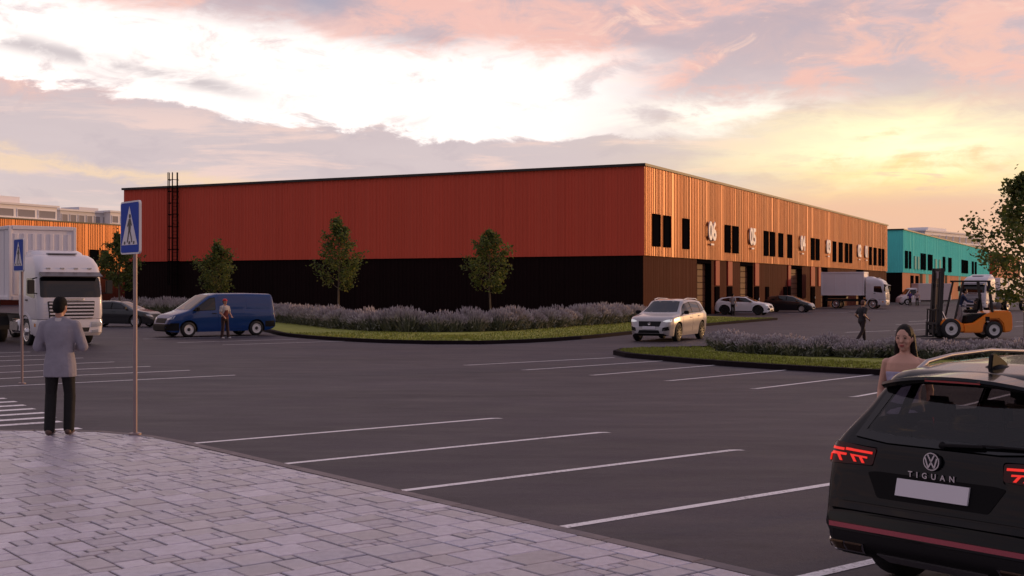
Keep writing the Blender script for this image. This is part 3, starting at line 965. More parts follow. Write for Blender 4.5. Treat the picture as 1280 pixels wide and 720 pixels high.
# ================================================================== vehicles
TYRE = M('tyre_rubber', (.014, .013, .014), .75, bump=.2, bscale=50)
RIMS = M('rim_silver', (.50, .48, .50), .3, metal=.8)
RIMD = M('rim_dark', (.035, .033, .036), .35, metal=.6)
RIMW = M('rim_white', (.62, .60, .60), .45)
PLAST = M('black_plastic', (.008, .007, .008), .6, spec=.2)
CHROME = M('chrome', (.62, .60, .60), .15, metal=1.)
CARGLASS = M('car_glass', (.008, .008, .010), .03, spec=.5)
PLATE = M('plate_white', (.66, .62, .66), .5)
LAMPW = M('headlamp', (.60, .60, .62), .08, coat=1., emit=((1, .97, .95), .35))
LAMPOFF = M('lamp_clear', (.45, .45, .48), .08, coat=1.)
LAMPR = M('taillamp', (.35, .012, .012), .12, coat=1.)
UNDER = M('underbody', (.008, .008, .008), .9)
def paint(name, col, metal=0., rough=.35): return M(name, col, rough, metal=metal, coat=.8)

def clip2(poly_, axis, val, keep_gt):
    out = []
    f = (lambda p: p[axis] - val) if keep_gt else (lambda p: val - p[axis])
    for a, b in zip(poly_, poly_[1:] + poly_[:1]):
        da, db = f(a), f(b)
        if da >= 0: out.append(a)
        if da * db < 0:
            t = da / (da - db); out.append((a[0] + (b[0] - a[0]) * t, a[1] + (b[1] - a[1]) * t))
    return out
def patch(bvh, name, poly_, view, mat, parent, off=.006, res=.06, sgn=1, skirt=.012, smooth=40, mirror=False, curve=0):
    """shell piece laid on a body: outline drawn from the side / front / rear / top"""
    def P(a, b):
        if view == 'side': return Vector((a, sgn * 4, b)), Vector((0, -sgn, 0))
        if view == 'front': return Vector((6 + 8, a, b)), Vector((-1, 0, 0))
        if view == 'rear': return Vector((-6 - 8, a, b)), Vector((1, 0, 0))
        return Vector((a, b, 8)), Vector((0, 0, -1))
    if curve:                                  # round the corners of the outline
        pts = []
        n = len(poly_)
        for i in range(n):
            p, q, s = Vector(poly_[i - 1]), Vector(poly_[i]), Vector(poly_[(i + 1) % n])
            k = min(curve, (p - q).length * .45, (s - q).length * .45)
            a = q + (p - q).normalized() * k; c = q + (s - q).normalized() * k
            for t in (0, .33, .67, 1): pts.append(tuple(a * (1 - t) ** 2 + q * 2 * t * (1 - t) + c * t * t))
        poly_ = pts
    bm = bmesh.new()
    bm.faces.new([bm.verts.new((a, b, 0)) for a, b in poly_])
    for ax in (0, 1):
        lo, hi = min(p[ax] for p in poly_), max(p[ax] for p in poly_)
        n = int((hi - lo) / res)
        for k in range(1, n + 1):
            co = [0, 0, 0]; no = [0, 0, 0]; co[ax] = lo + (hi - lo) * k / (n + 1); no[ax] = 1
            bmesh.ops.bisect_plane(bm, geom=bm.verts[:] + bm.edges[:] + bm.faces[:], plane_co=co, plane_no=no)
    bedges = [e for e in bm.edges if len(e.link_faces) == 1]
    bm.verts.ensure_lookup_table()
    back = {}
    for v in bm.verts:
        o, d = P(v.co.x, v.co.y)
        hit = bvh.ray_cast(o, d)
        if hit[0] is None:
            near = bvh.find_nearest(o + d * (o.length - 0.5))
            loc, nr = near[0], near[1]
        else: loc, nr = hit[0], hit[1]
        if nr.dot(d) > 0: nr = -nr
        n_ = (nr - d).normalized()
        v.co = loc + n_ * off
        back[v] = loc - n_ * skirt
    ext = bmesh.ops.extrude_edge_only(bm, edges=bedges)
    newv = [g for g in ext['geom'] if isinstance(g, bmesh.types.BMVert)]
    for nv in newv:
        best = None
        for e in nv.link_edges:
            ov = e.other_vert(nv)
            if ov in back and (ov.co - nv.co).length < 1e-6: best = ov
        if best is not None: nv.co = back[best]
    bmesh.ops.recalc_face_normals(bm, faces=bm.faces)
    # point the visible side outwards
    f = max(bm.faces, key=lambda q: q.calc_area()); o, d = P(0, 0)
    if f.normal.dot(d) > 0: bmesh.ops.reverse_faces(bm, faces=bm.faces)
    me = bpy.data.meshes.new(name); bm.to_mesh(me); bm.free()
    return link(name, me, mat, parent, smooth)

def both(bvh, name, poly_, mat, parent, **k):
    return [patch(bvh, name, poly_, 'side', mat, parent, sgn=s, **k) for s in (1, -1)]
def sym(bvh, name, poly_, view, mat, parent, **k):
    return [patch(bvh, name, poly_, view, mat, parent, **k), patch(bvh, name, [(-a, b) for a, b in reversed(poly_)], view, mat, parent, **k)]

def loft_body(sp, ds=.05):
    L2 = sp['L'] / 2; W2 = sp['W'] / 2
    top = smooth_f(sp['top'], .045); belt = smooth_f(sp['belt'], .06); low = smooth_f(sp['low'], .05)
    plan = smooth_f(sp.get('plan', [(-L2, .80), (-L2 + .08, .91), (-L2 + .25, .965), (-L2 + .8, 1), (L2 - 1.0, 1), (L2 - .45, .955), (L2 - .18, .86), (L2 - .04, .72), (L2, .62)]), .05)
    tumb = sp.get('tumb', .76); crown = sp.get('crown', .085)
    R = sp['R'] + sp.get('arch', .055)
    xs = set()
    n = int(2 * L2 / ds)
    for i in range(n + 1): xs.add(round(-L2 + 2 * L2 * i / n, 4))
    for e in (-1, 1):
        for k in range(1, 26): xs.add(round(e * (L2 - .012 * k), 4))
        xs.add(round(e * (L2 - .004), 4))
    for xw in sp['axles']:
        for k in range(25):
            xs.add(round(xw - R * math.cos(math.pi * k / 24), 4))
        xs.add(round(xw - R - .003, 4)); xs.add(round(xw + R + .003, 4))
    xs = sorted(xs)
    rings = []
    for x in xs:
        w = W2 * plan(x); zt = top(x); zb = min(belt(x), zt - .025); zs = min(low(x), zb - .08)
        zl = zs
        for xw in sp['axles']:
            if abs(x - xw) < R: zl = max(zl, sp['R'] + math.sqrt(max(R * R - (x - xw) ** 2, 0)))
        zl = min(zl, zb - .03)
        h = zt - zb; hk = min(1, h / .42)
        wr = w * (.965 - (.965 - tumb) * hk)
        d = crown * (.22 + .78 * min(1, h / .3))
        pr = [(0, zl), (w * .80, zl)]
        for k in range(9):
            z = zl + (zb - zl) * k / 8
            t = max(0, min(1, (z - zs) / max(zb - zs, .05)))
            y = 1 - .075 * (1 - t) ** 2.2 - .030 * max(0, (t - .62) / .38) ** 1.6 - sp.get('scoop', .012) * math.exp(-((t - .42) / .16) ** 2)
            pr.append((w * y, z))
        y0, z0 = w * .960, zb + min(.018, h * .3); y1, z1 = wr, zt - d
        for k in range(5):
            t = k / 4
            pr.append((y0 + (y1 - y0) * t + .018 * hk * math.sin(math.pi * t), z0 + (z1 - z0) * t))
        for (fy, fd) in ((.965, .62), (.90, .34), (.75, .13), (.5, .035), (.25, .005), (0, 0)):
            pr.append((wr * fy, zt - d * fd))
        rings.append((x, pr))
    m_ = len(rings[0][1])
    vs = []; fs = []; mi = []
    for x, pr in rings:
        for y, z in pr: vs.append((x, y, z))
        for y, z in pr[1:-1]: vs.append((x, -y, z))
    rw = 2 * m_ - 2
    def idx(i, k, side):
        if side == 0 or k == 0 or k == m_ - 1: return i * rw + k
        return i * rw + m_ + k - 1
    for i in range(len(rings) - 1):
        for k in range(m_ - 1):
            for side in (0, 1):
                q = (idx(i, k, side), idx(i + 1, k, side), idx(i + 1, k + 1, side), idx(i, k + 1, side))
                fs.append(q if side == 1 else tuple(reversed(q))); mi.append(1 if k < 2 else 0)
    for i in (0, len(rings) - 1):
        loop = [idx(i, k, 0) for k in range(m_)] + [idx(i, k, 1) for k in range(m_ - 2, 0, -1)]
        fs.append(tuple(loop) if i else tuple(reversed(loop))); mi.append(0)
    return vs, fs, mi

wheel_cache = {}
def wheel_meshes(R, w, rim, style):
    key = (R, w, rim.name, style)
    if key in wheel_cache: return wheel_cache[key]
    r = R * (.70 if style != 'steel' else .64)
    t = MB().lathe([(-w / 2 + .015, r), (-w / 2, r + .02), (-w / 2 + .005, R - .045), (-w / 2 + .03, R - .01), (-w / 4, R), (w / 4, R), (w / 2 - .03, R - .01), (w / 2 - .005, R - .045), (w / 2, r + .02), (w / 2 - .015, r)], 36, 'y', close=True)
    tm = t.mesh('wheel'); tm.materials.append(TYRE)
    q = MB(); y = w / 2
    q.lathe([(-w / 2 + .02, r - .005), (y - .02, r + .003), (y - .008, r - .004), (y - .012, r - .022), (y - .06, r - .03)], 36, 'y')
    q.lathe([(y - .10, .001), (y - .10, r - .02)], 36, 'y', mi=1)
    if style == 'steel':
        q.lathe([(y - .03, r - .02), (y - .055, r * .80), (y - .03, r * .62), (y - .02, r * .45), (y - .045, r * .36)], 36, 'y')
        q.lathe([(y - .05, r * .40), (y - .01, r * .30), (y - .005, .001)], 24, 'y', mi=1)
    elif style == 'truck':
        q.lathe([(y - .02, r - .015), (y - .10, r * .82), (y - .11, r * .50), (y + .02, r * .40), (y + .06, r * .26), (y + .06, .001)], 36, 'y')
    else:
        n = 5 if style == 'five' else 10
        for k in range(n):
            a = 2 * math.pi * k / n
            for da in ((-.16, .16) if style == 'five' else (0,)):
                p0 = Vector((math.cos(a + da * 1.2) * r * .16, y - .03, math.sin(a + da * 1.2) * r * .16)); p1 = Vector((math.cos(a + da) * (r - .012), y - .022, math.sin(a + da) * (r - .012)))
                q.bar(p0, p1, .032 if style == 'five' else .04, .045)
        q.lathe([(y - .05, r * .24), (y - .012, r * .20), (y - .006, .001)], 16, 'y')
    rm = q.mesh('rim'); rm.materials.append(rim); rm.materials.append(RIMD)
    wheel_cache[key] = (tm, rm)
    for me in (tm, rm):
        me.polygons.foreach_set('use_smooth', [True] * len(me.polygons)); me.set_sharp_from_angle(angle=rad(35))
    return tm, rm
def wheels(parent, axles, track, R, w, rim, style, steer=0., zoff=0.):
    tm, rm = wheel_meshes(R, w, rim, style)
    for i, x in enumerate(axles):
        for s in (1, -1):
            o = link('wheel', tm, None, parent); o.location = (x, s * (track - w / 2), R + zoff)
            o.rotation_euler = (0, 0, (0 if s > 0 else math.pi) + (steer if i == len(axles) - 1 else 0))
            link('rim', rm, None, o)

def arch_poly(xw, R0, R1, zc, z0):
    pts = []
    a0 = math.asin(max(-1, min(1, (z0 - zc) / R1))); 
    for k in range(17):
        a = a0 + (math.pi - 2 * a0) * k / 16; pts.append((xw + R1 * math.cos(a), zc + R1 * math.sin(a)))
    b0 = math.asin(max(-1, min(1, (z0 - zc) / R0)))
    for k in range(17):
        a = math.pi - b0 - (math.pi - 2 * b0) * k / 16; pts.append((xw + R0 * math.cos(a), zc + R0 * math.sin(a)))
    return pts

def car(name, label, cat, loc, heading, sp, scale=1.):
    t = thing(name, label, cat, loc, yaw_of(heading), scale=scale)
    bp = sp['paint']
    vs, fs, mi = loft_body(sp, sp.get('ds', .05))
    bvh = BVHTree.FromPolygons([Vector(v) for v in vs], fs)
    mb = MB(); mb.v, mb.f, mb.mi = vs, fs, mi
    body = mb.build('body', [bp, UNDER], t, smooth=38, fix=False)
    L2 = sp['L'] / 2
    wheels(t, sp['axles'], sp['W'] / 2 - .02, sp['R'], sp.get('ww', .24), sp.get('rim', RIMS), sp.get('style', 'five'), sp.get('steer', 0.))
    gm_ = sp.get('glass', CARGLASS)
    # side glass, cut at the pillars
    if 'dlo' in sp:
        if sp.get('trim', True): both(bvh, 'window_trim', sp['dlo'], sp.get('trim_mat', PLAST), t, off=.004, curve=.03)
        lo = min(p[0] for p in sp['dlo']) - 1; edges = [lo] + sp['cuts'] + [9]
        inner = sp['dlo']
        cx = sum(p[0] for p in inner) / len(inner); cz = sum(p[1] for p in inner) / len(inner)
        inner = [(p[0] + (cx - p[0]) * .03, p[1] + (cz - p[1]) * .10) for p in inner]
        for a, b in zip(edges, edges[1:]):
            pl = clip2(clip2(inner, 0, a + .035, True), 0, b - .035, False)
            if len(pl) >= 3: both(bvh, 'side_window', pl, gm_, t, off=.010, curve=.03)
    for key, nm, view in (('ws', 'windshield', 'front'), ('rw', 'rear_window', 'rear')):
        if key in sp:
            zb, yb, zt, yt = sp[key]
            patch(bvh, nm, [(-yb, zb), (-yb * .5, zb - .02), (yb * .5, zb - .02), (yb, zb), (yt, zt), (yt * .5, zt + .02), (-yt * .5, zt + .02), (-yt, zt)], view, gm_, t, off=.008, res=.07)
    for pl, hx in sp.get('doors', []):
        for s in (1, -1):
            d = patch(bvh, 'door', pl, 'side', bp, t, off=.005, sgn=s, curve=.05, res=.09)
            hit = bvh.ray_cast(Vector((hx[0], s * 4, hx[1])), Vector((0, -s, 0)))
            if hit[0]: MB().box(hit[0] + Vector((0, s * .025, 0)), (.2, .03, .032)).build('door_handle', sp.get('handle', bp), d, bevel=.008)
    if sp.get('clad'):
        for xw in sp['axles']:
            both(bvh, 'wheel_arch', arch_poly(xw, sp['R'] + sp.get('arch', .055) + .004, sp['R'] + .125, sp['R'], sp.get('clad_z', .32)), sp.get('clad_mat', PLAST), t, off=.012, res=.08)
        a, b = sp['axles'][0] + sp['R'] + .09, sp['axles'][-1] - sp['R'] - .09
        both(bvh, 'sill_trim', [(a, .22), (b, .22), (b, .34), (a, .34)], sp.get('clad_mat', PLAST), t, off=.012)
    for it in sp.get('front', []): (sym if it[3] else patch)(bvh, it[0], it[1], 'front', it[2], t, off=it[4] if len(it) > 4 else .008, curve=it[5] if len(it) > 5 else .015)
    for it in sp.get('rear', []): (sym if it[3] else patch)(bvh, it[0], it[1], 'rear', it[2], t, off=it[4] if len(it) > 4 else .008, curve=it[5] if len(it) > 5 else .015)
    for it in sp.get('side', []): both(bvh, it[0], it[1], it[2], t, off=it[3] if len(it) > 3 else .008, curve=.015)
    if 'roofcap' in sp: patch(bvh, 'roof', sp['roofcap'], 'top', sp['roofmat'], t, off=.006, res=.1, curve=.1)
    mx, mz = sp['mirror']
    for s in (1, -1):
        hit = bvh.ray_cast(Vector((mx, s * 4, mz)), Vector((0, -s, 0)))
        y = hit[0].y if hit[0] else s * sp['W'] / 2
        k = sp.get('msize', 1.)
        MB().box((mx, y + s * .14 * k, mz + .05), (.12 * k, .20 * k, .14 * k)).bar((mx + .02, y - s * .02, mz), (mx, y + s * .09, mz + .03), .05).build('wing_mirror', sp.get('mirror_mat', bp), t, bevel=.03, seg=2, smooth=40)
    return t, bvh, body

# --- silver SUV
def suv_spec(pt, L=4.69, **k):
    sp = dict(L=L, W=1.90, R=.37, axles=(-1.46, 1.41), paint=pt, tumb=.74,
        top=[(-2.345, .60), (-2.32, .92), (-2.25, 1.06), (-2.03, 1.46), (-1.92, 1.575), (-1.2, 1.645), (-.3, 1.66), (.25, 1.60), (1.08, 1.15), (1.25, 1.085), (1.95, .985), (2.15, .90), (2.24, .76), (2.345, .56)],
        belt=[(-2.345, .55), (-2.3, .88), (-2.2, 1.02), (-1.7, 1.10), (0, 1.03), (1.2, .99), (1.9, .92), (2.15, .84), (2.25, .7), (2.345, .5)],
        low=[(-2.345, .42), (-2.2, .30), (-1.9, .24), (1.9, .22), (2.2, .24), (2.345, .34)],
        dlo=[(-1.90, 1.20), (-1.3, 1.12), (.98, 1.075), (.32, 1.47), (-.3, 1.545), (-1.2, 1.535), (-1.6, 1.47)], cuts=[-1.22, -.22],
        ws=(1.16, .70, 1.56, .56), rw=(1.12, .60, 1.48, .52),
        doors=[([(-.20, .36), (.92, .36), (.98, .99), (-.20, 1.04)], (.0, .93)), ([(-1.08, .80), (-.86, .42), (-.23, .36), (-.23, 1.04), (-1.22, 1.08)], (-.98, .97))],
        front=[('headlight', [(.52, .80), (.66, .86), (.84, .88), (.84, .78), (.66, .77)], LAMPW, True), ('grille', [(-.42, .60), (.42, .60), (.47, .80), (-.47, .80)], PLAST, False),
               ('air_intake', [(-.45, .34), (.45, .34), (.40, .46), (-.40, .46)], PLAST, False), ('fog_recess', [(.54, .42), (.78, .46), (.76, .60), (.56, .56)], PLAST, True),
               ('license_plate', [(-.26, .49), (.26, .49), (.26, .60), (-.26, .60)], PLATE, False, .03)],
        rear=[('taillight', [(.62, .78), (.84, .82), (.70, 1.18), (.60, 1.14)], LAMPR, True), ('license_plate', [(-.26, .72), (.26, .72), (.26, .83), (-.26, .83)], PLATE, False, .02)],
        mirror=(.80, 1.08), mirror_mat=PLAST, style='ten', rim=RIMD)
    sp.update(k)
    return sp
t, bvh, body = car('parked_car', 'silver SUV with dark wheels driving between the two lawn islands', 'car', G(838, 426.2) + Vector((.1, 1.2, 0)), -BR, suv_spec(paint('silver_paint', (.40, .37, .375), .35, .3)))
MB().lathe([(2.31, .0), (2.33, .05), (2.33, .055), (2.30, .06)], 16, 'x', (0, 0, .71)).build('badge', CHROME, t)
for s in (1, -1):
    MB().tube([(-1.75, s * .60, 1.60), (-1.5, s * .62, 1.66), (-.4, s * .63, 1.685), (.05, s * .62, 1.63)], .018, 6).build('roof_rail', CHROME, t)

# --- white crossover with black roof
sp = suv_spec(paint('white_paint', (.68, .66, .67), 0, .35), rim=RIMD, roofmat=paint('black_roof', (.012, .012, .013)))
sp['roofcap'] = [(-1.95, -.60), (.15, -.62), (.15, .62), (-1.95, .60)]
sp['top'] = [(-2.345, .60), (-2.32, .92), (-2.22, 1.08), (-2.0, 1.36), (-1.85, 1.44), (-1.2, 1.53), (-.3, 1.56), (.25, 1.51), (1.08, 1.13), (1.25, 1.075), (1.95, .97), (2.15, .88), (2.24, .74), (2.345, .54)]
sp['dlo'] = [(-1.85, 1.22), (-1.3, 1.13), (1.0, 1.06), (.3, 1.42), (-.3, 1.47), (-1.2, 1.44), (-1.6, 1.36)]
sp['ws'] = (1.14, .70, 1.47, .56); sp['rw'] = (1.12, .6, 1.36, .52)
sp['clad'] = True
sp['trim_mat'] = PLAST
BN = -BL                                     # away from the warehouse street side
car('parked_car', 'white crossover with black roof and windows parked at the brown gates', 'car', Vector((290.5 / F * 97.5, 97.5, 0)), BN, sp, .93)

# --- small dark hatchback
sp = suv_spec(paint('plum_black_paint', (.010, .006, .008), .0, .3), rim=RIMS, style='five')
sp.update(L=4.3, W=1.78, R=.32, axles=(-1.32, 1.28), tumb=.72,
    top=[(-2.15, .56), (-2.12, .86), (-2.06, .98), (-1.75, 1.30), (-1.5, 1.40), (-.8, 1.47), (-.1, 1.47), (.4, 1.40), (1.3, 1.0), (1.5, .93), (1.9, .80), (2.05, .70), (2.10, .6), (2.15, .46)],
    belt=[(-2.15, .5), (-2.1, .8), (-1.9, .97), (-1.0, 1.0), (0, .95), (1.2, .90), (1.8, .76), (2.0, .66), (2.15, .42)],
    low=[(-2.15, .36), (-2, .24), (-1.7, .19), (1.7, .17), (2.0, .19), (2.15, .28)],
    dlo=[(-1.55, 1.10), (-1.2, 1.03), (1.1, .98), (.45, 1.29), (-.1, 1.37), (-.8, 1.36), (-1.3, 1.26)], cuts=[-.95, -.05],
    ws=(1.04, .64, 1.37, .52), rw=(1.02, .58, 1.30, .48),
    doors=[([(-.05, .30), (1.0, .30), (1.05, .90), (-.05, .95)], (.1, .86)), ([(-.95, .7), (-.75, .36), (-.09, .30), (-.09, .95), (-1.05, .98)], (-.8, .88))],
    front=[('headlight', [(.48, .62), (.62, .68), (.80, .72), (.78, .62), (.6, .57)], LAMPOFF, True), ('grille', [(-.40, .36), (.40, .36), (.34, .50), (-.34, .50)], PLAST, False)],
    rear=[('taillight', [(.58, .74), (.78, .76), (.72, .94), (.58, .92)], LAMPR, True)], mirror=(.86, 1.0), mirror_mat=None)
sp['mirror_mat'] = sp['paint']
HATCH = sp
car('parked_car', 'small dark plum hatchback parked beside the white crossover', 'car', Vector((346.5 / F * 108.5, 108.5, 0)), BN, sp)

# --- dark sedan behind the truck
sp = dict(HATCH); sp['paint'] = paint('dark_grey_paint', (.035, .034, .037), .4, .3); sp['mirror_mat'] = sp['paint']
sp.update(L=4.7, R=.335, axles=(-1.42, 1.40), rim=RIMS,
    top=[(-2.35, .56), (-2.32, .86), (-2.25, .98), (-1.95, 1.05), (-1.25, 1.38), (-.8, 1.44), (-.1, 1.45), (.35, 1.38), (1.15, 1.02), (1.35, .96), (2.0, .84), (2.2, .72), (2.27, .62), (2.35, .48)],
    belt=[(-2.35, .5), (-2.3, .8), (-2.1, .94), (-1.0, .98), (0, .93), (1.2, .90), (1.9, .78), (2.15, .66), (2.35, .44)],
    low=[(-2.35, .36), (-2.2, .26), (-1.9, .20), (1.9, .18), (2.2, .2), (2.35, .28)],
    dlo=[(-1.6, 1.06), (-1.2, 1.01), (1.0, .975), (.38, 1.28), (-.1, 1.345), (-.8, 1.335), (-1.15, 1.28)], rw=(1.08, .58, 1.34, .46))
car('parked_car', 'dark grey sedan with silver wheels parked behind the white truck', 'car', Vector(((150 - 640) / F * 67.5, 67.5, 0)), Vector((.97, -.22, 0)), sp, .98)

# --- blue van
VB = M('van_blue', (.005, .036, .16), .34, coat=.5, spec=.2)
sp = dict(L=5.15, W=1.92, R=.335, axles=(-1.60, 1.62), paint=VB, tumb=.86, crown=.10, scoop=.02, ww=.23, rim=RIMW, style='steel', arch=.07,
    top=[(-2.575, .62), (-2.56, 1.0), (-2.50, 1.55), (-2.44, 1.80), (-2.36, 1.88), (-1.2, 1.91), (.25, 1.90), (.60, 1.82), (1.52, 1.20), (1.70, 1.13), (2.25, .98), (2.42, .84), (2.50, .70), (2.575, .5)],
    belt=[(-2.575, .56), (-2.55, .95), (-2.45, 1.10), (-1, 1.12), (.6, 1.10), (1.5, 1.04), (2.2, .90), (2.42, .78), (2.575, .44)],
    low=[(-2.575, .40), (-2.4, .30), (-2.1, .24), (2.1, .22), (2.4, .24), (2.575, .30)],
    plan=[(-2.575, .90), (-2.5, .965), (-2.3, 1), (1.4, 1), (2.0, .96), (2.35, .88), (2.52, .76), (2.575, .66)],
    dlo=[(.38, 1.16), (1.46, 1.13), (1.34, 1.22), (.62, 1.70), (.38, 1.72)], cuts=[],
    ws=(1.22, .78, 1.80, .66), rw=(1.15, .66, 1.7, .60),
    doors=[([(.30, .34), (1.36, .34), (1.42, 1.08), (.30, 1.10)], (.45, 1.02)), ([(-1.02, .34), (.24, .34), (.24, 1.80), (-1.02, 1.80)], (.08, 1.0))],
    front=[('headlight', [(.50, .80), (.66, .84), (.84, .94), (.84, .80), (.66, .74)], LAMPOFF, True), ('grille', [(-.48, .62), (.48, .62), (.52, .82), (-.52, .82)], PLAST, False), ('front_bumper', [(-.84, .30), (.84, .30), (.86, .58), (-.86, .58)], PLAST, False, .015)],
    rear=[('taillight', [(.74, .8), (.88, .8), (.84, 1.4), (.72, 1.4)], LAMPR, True), ('rear_bumper', [(-.86, .42), (.86, .42), (.86, .66), (-.86, .66)], PLAST, False, .015)],
    side=[('quarter_recess', [(-2.25, 1.20), (-1.10, 1.20), (-1.10, 1.72), (-2.15, 1.72)], VB, .004), ('recess_panel', [(-.94, 1.20), (.16, 1.20), (.16, 1.72), (-.94, 1.72)], VB, .009),
          ('bumper_side', [(2.05, .30), (2.45, .30), (2.42, .62), (2.05, .62)], PLAST, .012), ('bumper_side', [(-2.5, .40), (-2.03, .40), (-2.03, .66), (-2.5, .66)], PLAST, .012)],
    mirror=(1.30, 1.16), mirror_mat=PLAST, msize=1.25, handle=PLAST)
vanp = Vector(((268 - 640) / F * 54.6, 54.6, 0))
car('delivery_van', 'blue panel van with white steel wheels and black bumper', 'van', vanp, -PD, sp, .985)
# ================================================================== near SUV, seen from behind
def near_suv():
    NB = M('midnight_paint', (.0012, .0016, .003), .22, coat=.5, spec=.05)
    GL = clear_glass('tinted_glass', (.52, .50, .50))
    L2 = 2.25
    sp = dict(L=4.5, W=1.80, R=.36, axles=(-1.36, 1.32), paint=NB, tumb=.715, ds=.03, crown=.07, scoop=.02,
        top=[(-2.25, .56), (-2.238, .63), (-2.19, .67), (-2.185, .80), (-2.165, .97), (-2.12, 1.03), (-2.07, 1.085), (-1.80, 1.47), (-1.70, 1.535), (-1.3, 1.575), (-.5, 1.60), (.1, 1.585), (.35, 1.53), (1.05, 1.11), (1.2, 1.05), (1.9, .96), (2.08, .87), (2.16, .74), (2.25, .54)],
        belt=[(-2.25, .50), (-2.235, .58), (-2.19, .64), (-2.16, .92), (-2.08, 1.02), (-1.6, 1.05), (0, 1.0), (1.2, .96), (1.85, .88), (2.1, .8), (2.25, .48)],
        low=[(-2.25, .40), (-2.2, .30), (-2.0, .25), (-1.8, .22), (1.9, .21), (2.1, .24), (2.25, .34)],
        plan=[(-2.25, .875), (-2.23, .90), (-2.17, .935), (-2.05, .965), (-1.8, .985), (-1.4, 1), (1.2, 1), (1.75, .955), (2.05, .86), (2.2, .72), (2.25, .62)],
        dlo=[(-1.86, 1.16), (-1.3, 1.09), (.95, 1.04), (.36, 1.43), (-.3, 1.49), (-1.2, 1.465), (-1.62, 1.40)], cuts=[-1.28, -.25], glass=GL, trim=False,
        ws=(1.13, .70, 1.48, .56),
        doors=[([(-.24, .34), (.90, .34), (.95, .97), (-.24, 1.01)], (-.05, .90)), ([(-1.02, .78), (-.82, .40), (-.27, .34), (-.27, 1.01), (-1.16, 1.05)], (-.95, .93))],
        mirror=(.76, 1.05), style='five', rim=RIMS)
    c = G(1160, 577)
    pc = Vector((2.71, 8.0, 0)) + PD * 2.19 + KD * .0
    t, bvh, body = car('parked_car', 'black SUV seen from behind with glowing red tail lights and roof rails', 'car', pc, PD, sp)
    # open the window apertures so the cabin shows through the glass
    def inside(p, pl):
        c_ = False
        for i in range(len(pl)):
            a, b = pl[i], pl[i - 1]
            if (a[1] > p[1]) != (b[1] > p[1]) and p[0] < (b[0] - a[0]) * (p[1] - a[1]) / (b[1] - a[1]) + a[0]: c_ = not c_
        return c_
    rwp = [(-.67, 1.080), (-.40, 1.055), (.40, 1.055), (.67, 1.080), (.53, 1.475), (.3, 1.485), (-.3, 1.485), (-.53, 1.475)]
    hole_r = [(y * .93, 1.30 + (z - 1.30) * .88) for y, z in rwp]
    cx, cz = -.3, 1.27
    hole_s = [(cx + (x - cx) * .95, cz + (z - cz) * .86) for x, z in sp['dlo']]
    hole_f = [(-.66, 1.15), (.66, 1.15), (.53, 1.46), (-.53, 1.46)]
    bm = bmesh.new(); bm.from_mesh(body.data)
    kill = []
    for f in bm.faces:
        q = f.calc_center_median()
        if q.x < -1.72 and inside((q.y, q.z), hole_r) and abs(f.normal.x) > .25: kill.append(f)
        elif abs(f.normal.y) > .5 and inside((q.x, q.z), hole_s) and min(abs(q.x - e) for e in sp['cuts']) > .06: kill.append(f)
        elif q.x > .3 and inside((q.y, q.z), hole_f) and f.normal.x > .2: kill.append(f)
    bmesh.ops.delete(bm, geom=kill, context='FACES')
    bm.to_mesh(body.data); bm.free()
    GLB = M('glass_border', (.004, .004, .005), .12)
    g = patch(bvh, 'rear_window', rwp, 'rear', GL, t, off=.010, res=.05, curve=.05)
    # black ceramic border of the rear glass: four strips
    top_in = [(y * .90, 1.30 + (z - 1.30) * .80) for y, z in rwp]
    for a, b in ((3, 4), (7, 0)):
        patch(bvh, 'glass_border', [rwp[a], rwp[b], top_in[b], top_in[a]], 'rear', GLB, g, off=.013, res=.05)
    patch(bvh, 'glass_border', rwp[0:4] + top_in[3::-1], 'rear', GLB, g, off=.0132, res=.05)
    patch(bvh, 'glass_border', rwp[4:8] + top_in[7:3:-1], 'rear', GLB, g, off=.0134, res=.05)
    # spoiler
    s = MB()
    ny = 12; pts = []
    for i in range(ny + 1):
        y = -.60 + 1.20 * i / ny; e = abs(y) / .60
        dx = .10 * e ** 3; dz = -.075 * e ** 2.2
        pts.append([(-1.50 + .02, y, 1.548 + dz), (-1.97 + dx, y, 1.515 + dz * .9), (-1.985 + dx, y, 1.495 + dz * .9), (-1.95 + dx, y, 1.470 + dz * .9), (-1.70, y, 1.475 + dz)])
    vs = [p for r_ in pts for p in r_]; fs = []
    for i in range(ny):
        for k in range(5): fs.append((i * 5 + k, i * 5 + (k + 1) % 5, (i + 1) * 5 + (k + 1) % 5, (i + 1) * 5 + k))
    fs += [tuple(range(5)), tuple(range(ny * 5 + 4, ny * 5 - 1, -1))]
    sp_o = s.add(vs, fs).build('spoiler', NB, t, smooth=40)
    MB().box((-1.968, 0, 1.487), (.02, .40, .018)).build('brake_light', LAMPR, sp_o)
    # tailgate skin with a fold line, bumper pieces
    patch(bvh, 'tailgate', [(-.70, .655), (.70, .655), (.77, .78), (.74, .88), (.47, .89), (.45, 1.02), (.72, 1.030), (.70, 1.045), (-.70, 1.045), (-.72, 1.030), (-.45, 1.02), (-.47, .89), (-.74, .88), (-.77, .78)], 'rear', NB, t, off=.012, res=.05, curve=.02)
    patch(bvh, 'plate_recess', [(-.40, .70), (.40, .70), (.50, .86), (.42, .87), (-.42, .87), (-.50, .86)], 'rear', M('recess_black', (.003, .003, .004), .5, spec=.1), t, off=.016, res=.05, curve=.02)
    patch(bvh, 'license_plate', [(-.26, .735), (.26, .735), (.26, .845), (-.26, .845)], 'rear', PLATE, t, off=.030, res=.2)
    TR = M('bumper_trim_red', (.42, .10, .12), .22, metal=.75)
    patch(bvh, 'bumper_trim', [(-.795, .475), (.795, .475), (.80, .508), (-.80, .508)], 'rear', TR, t, off=.022, res=.05)
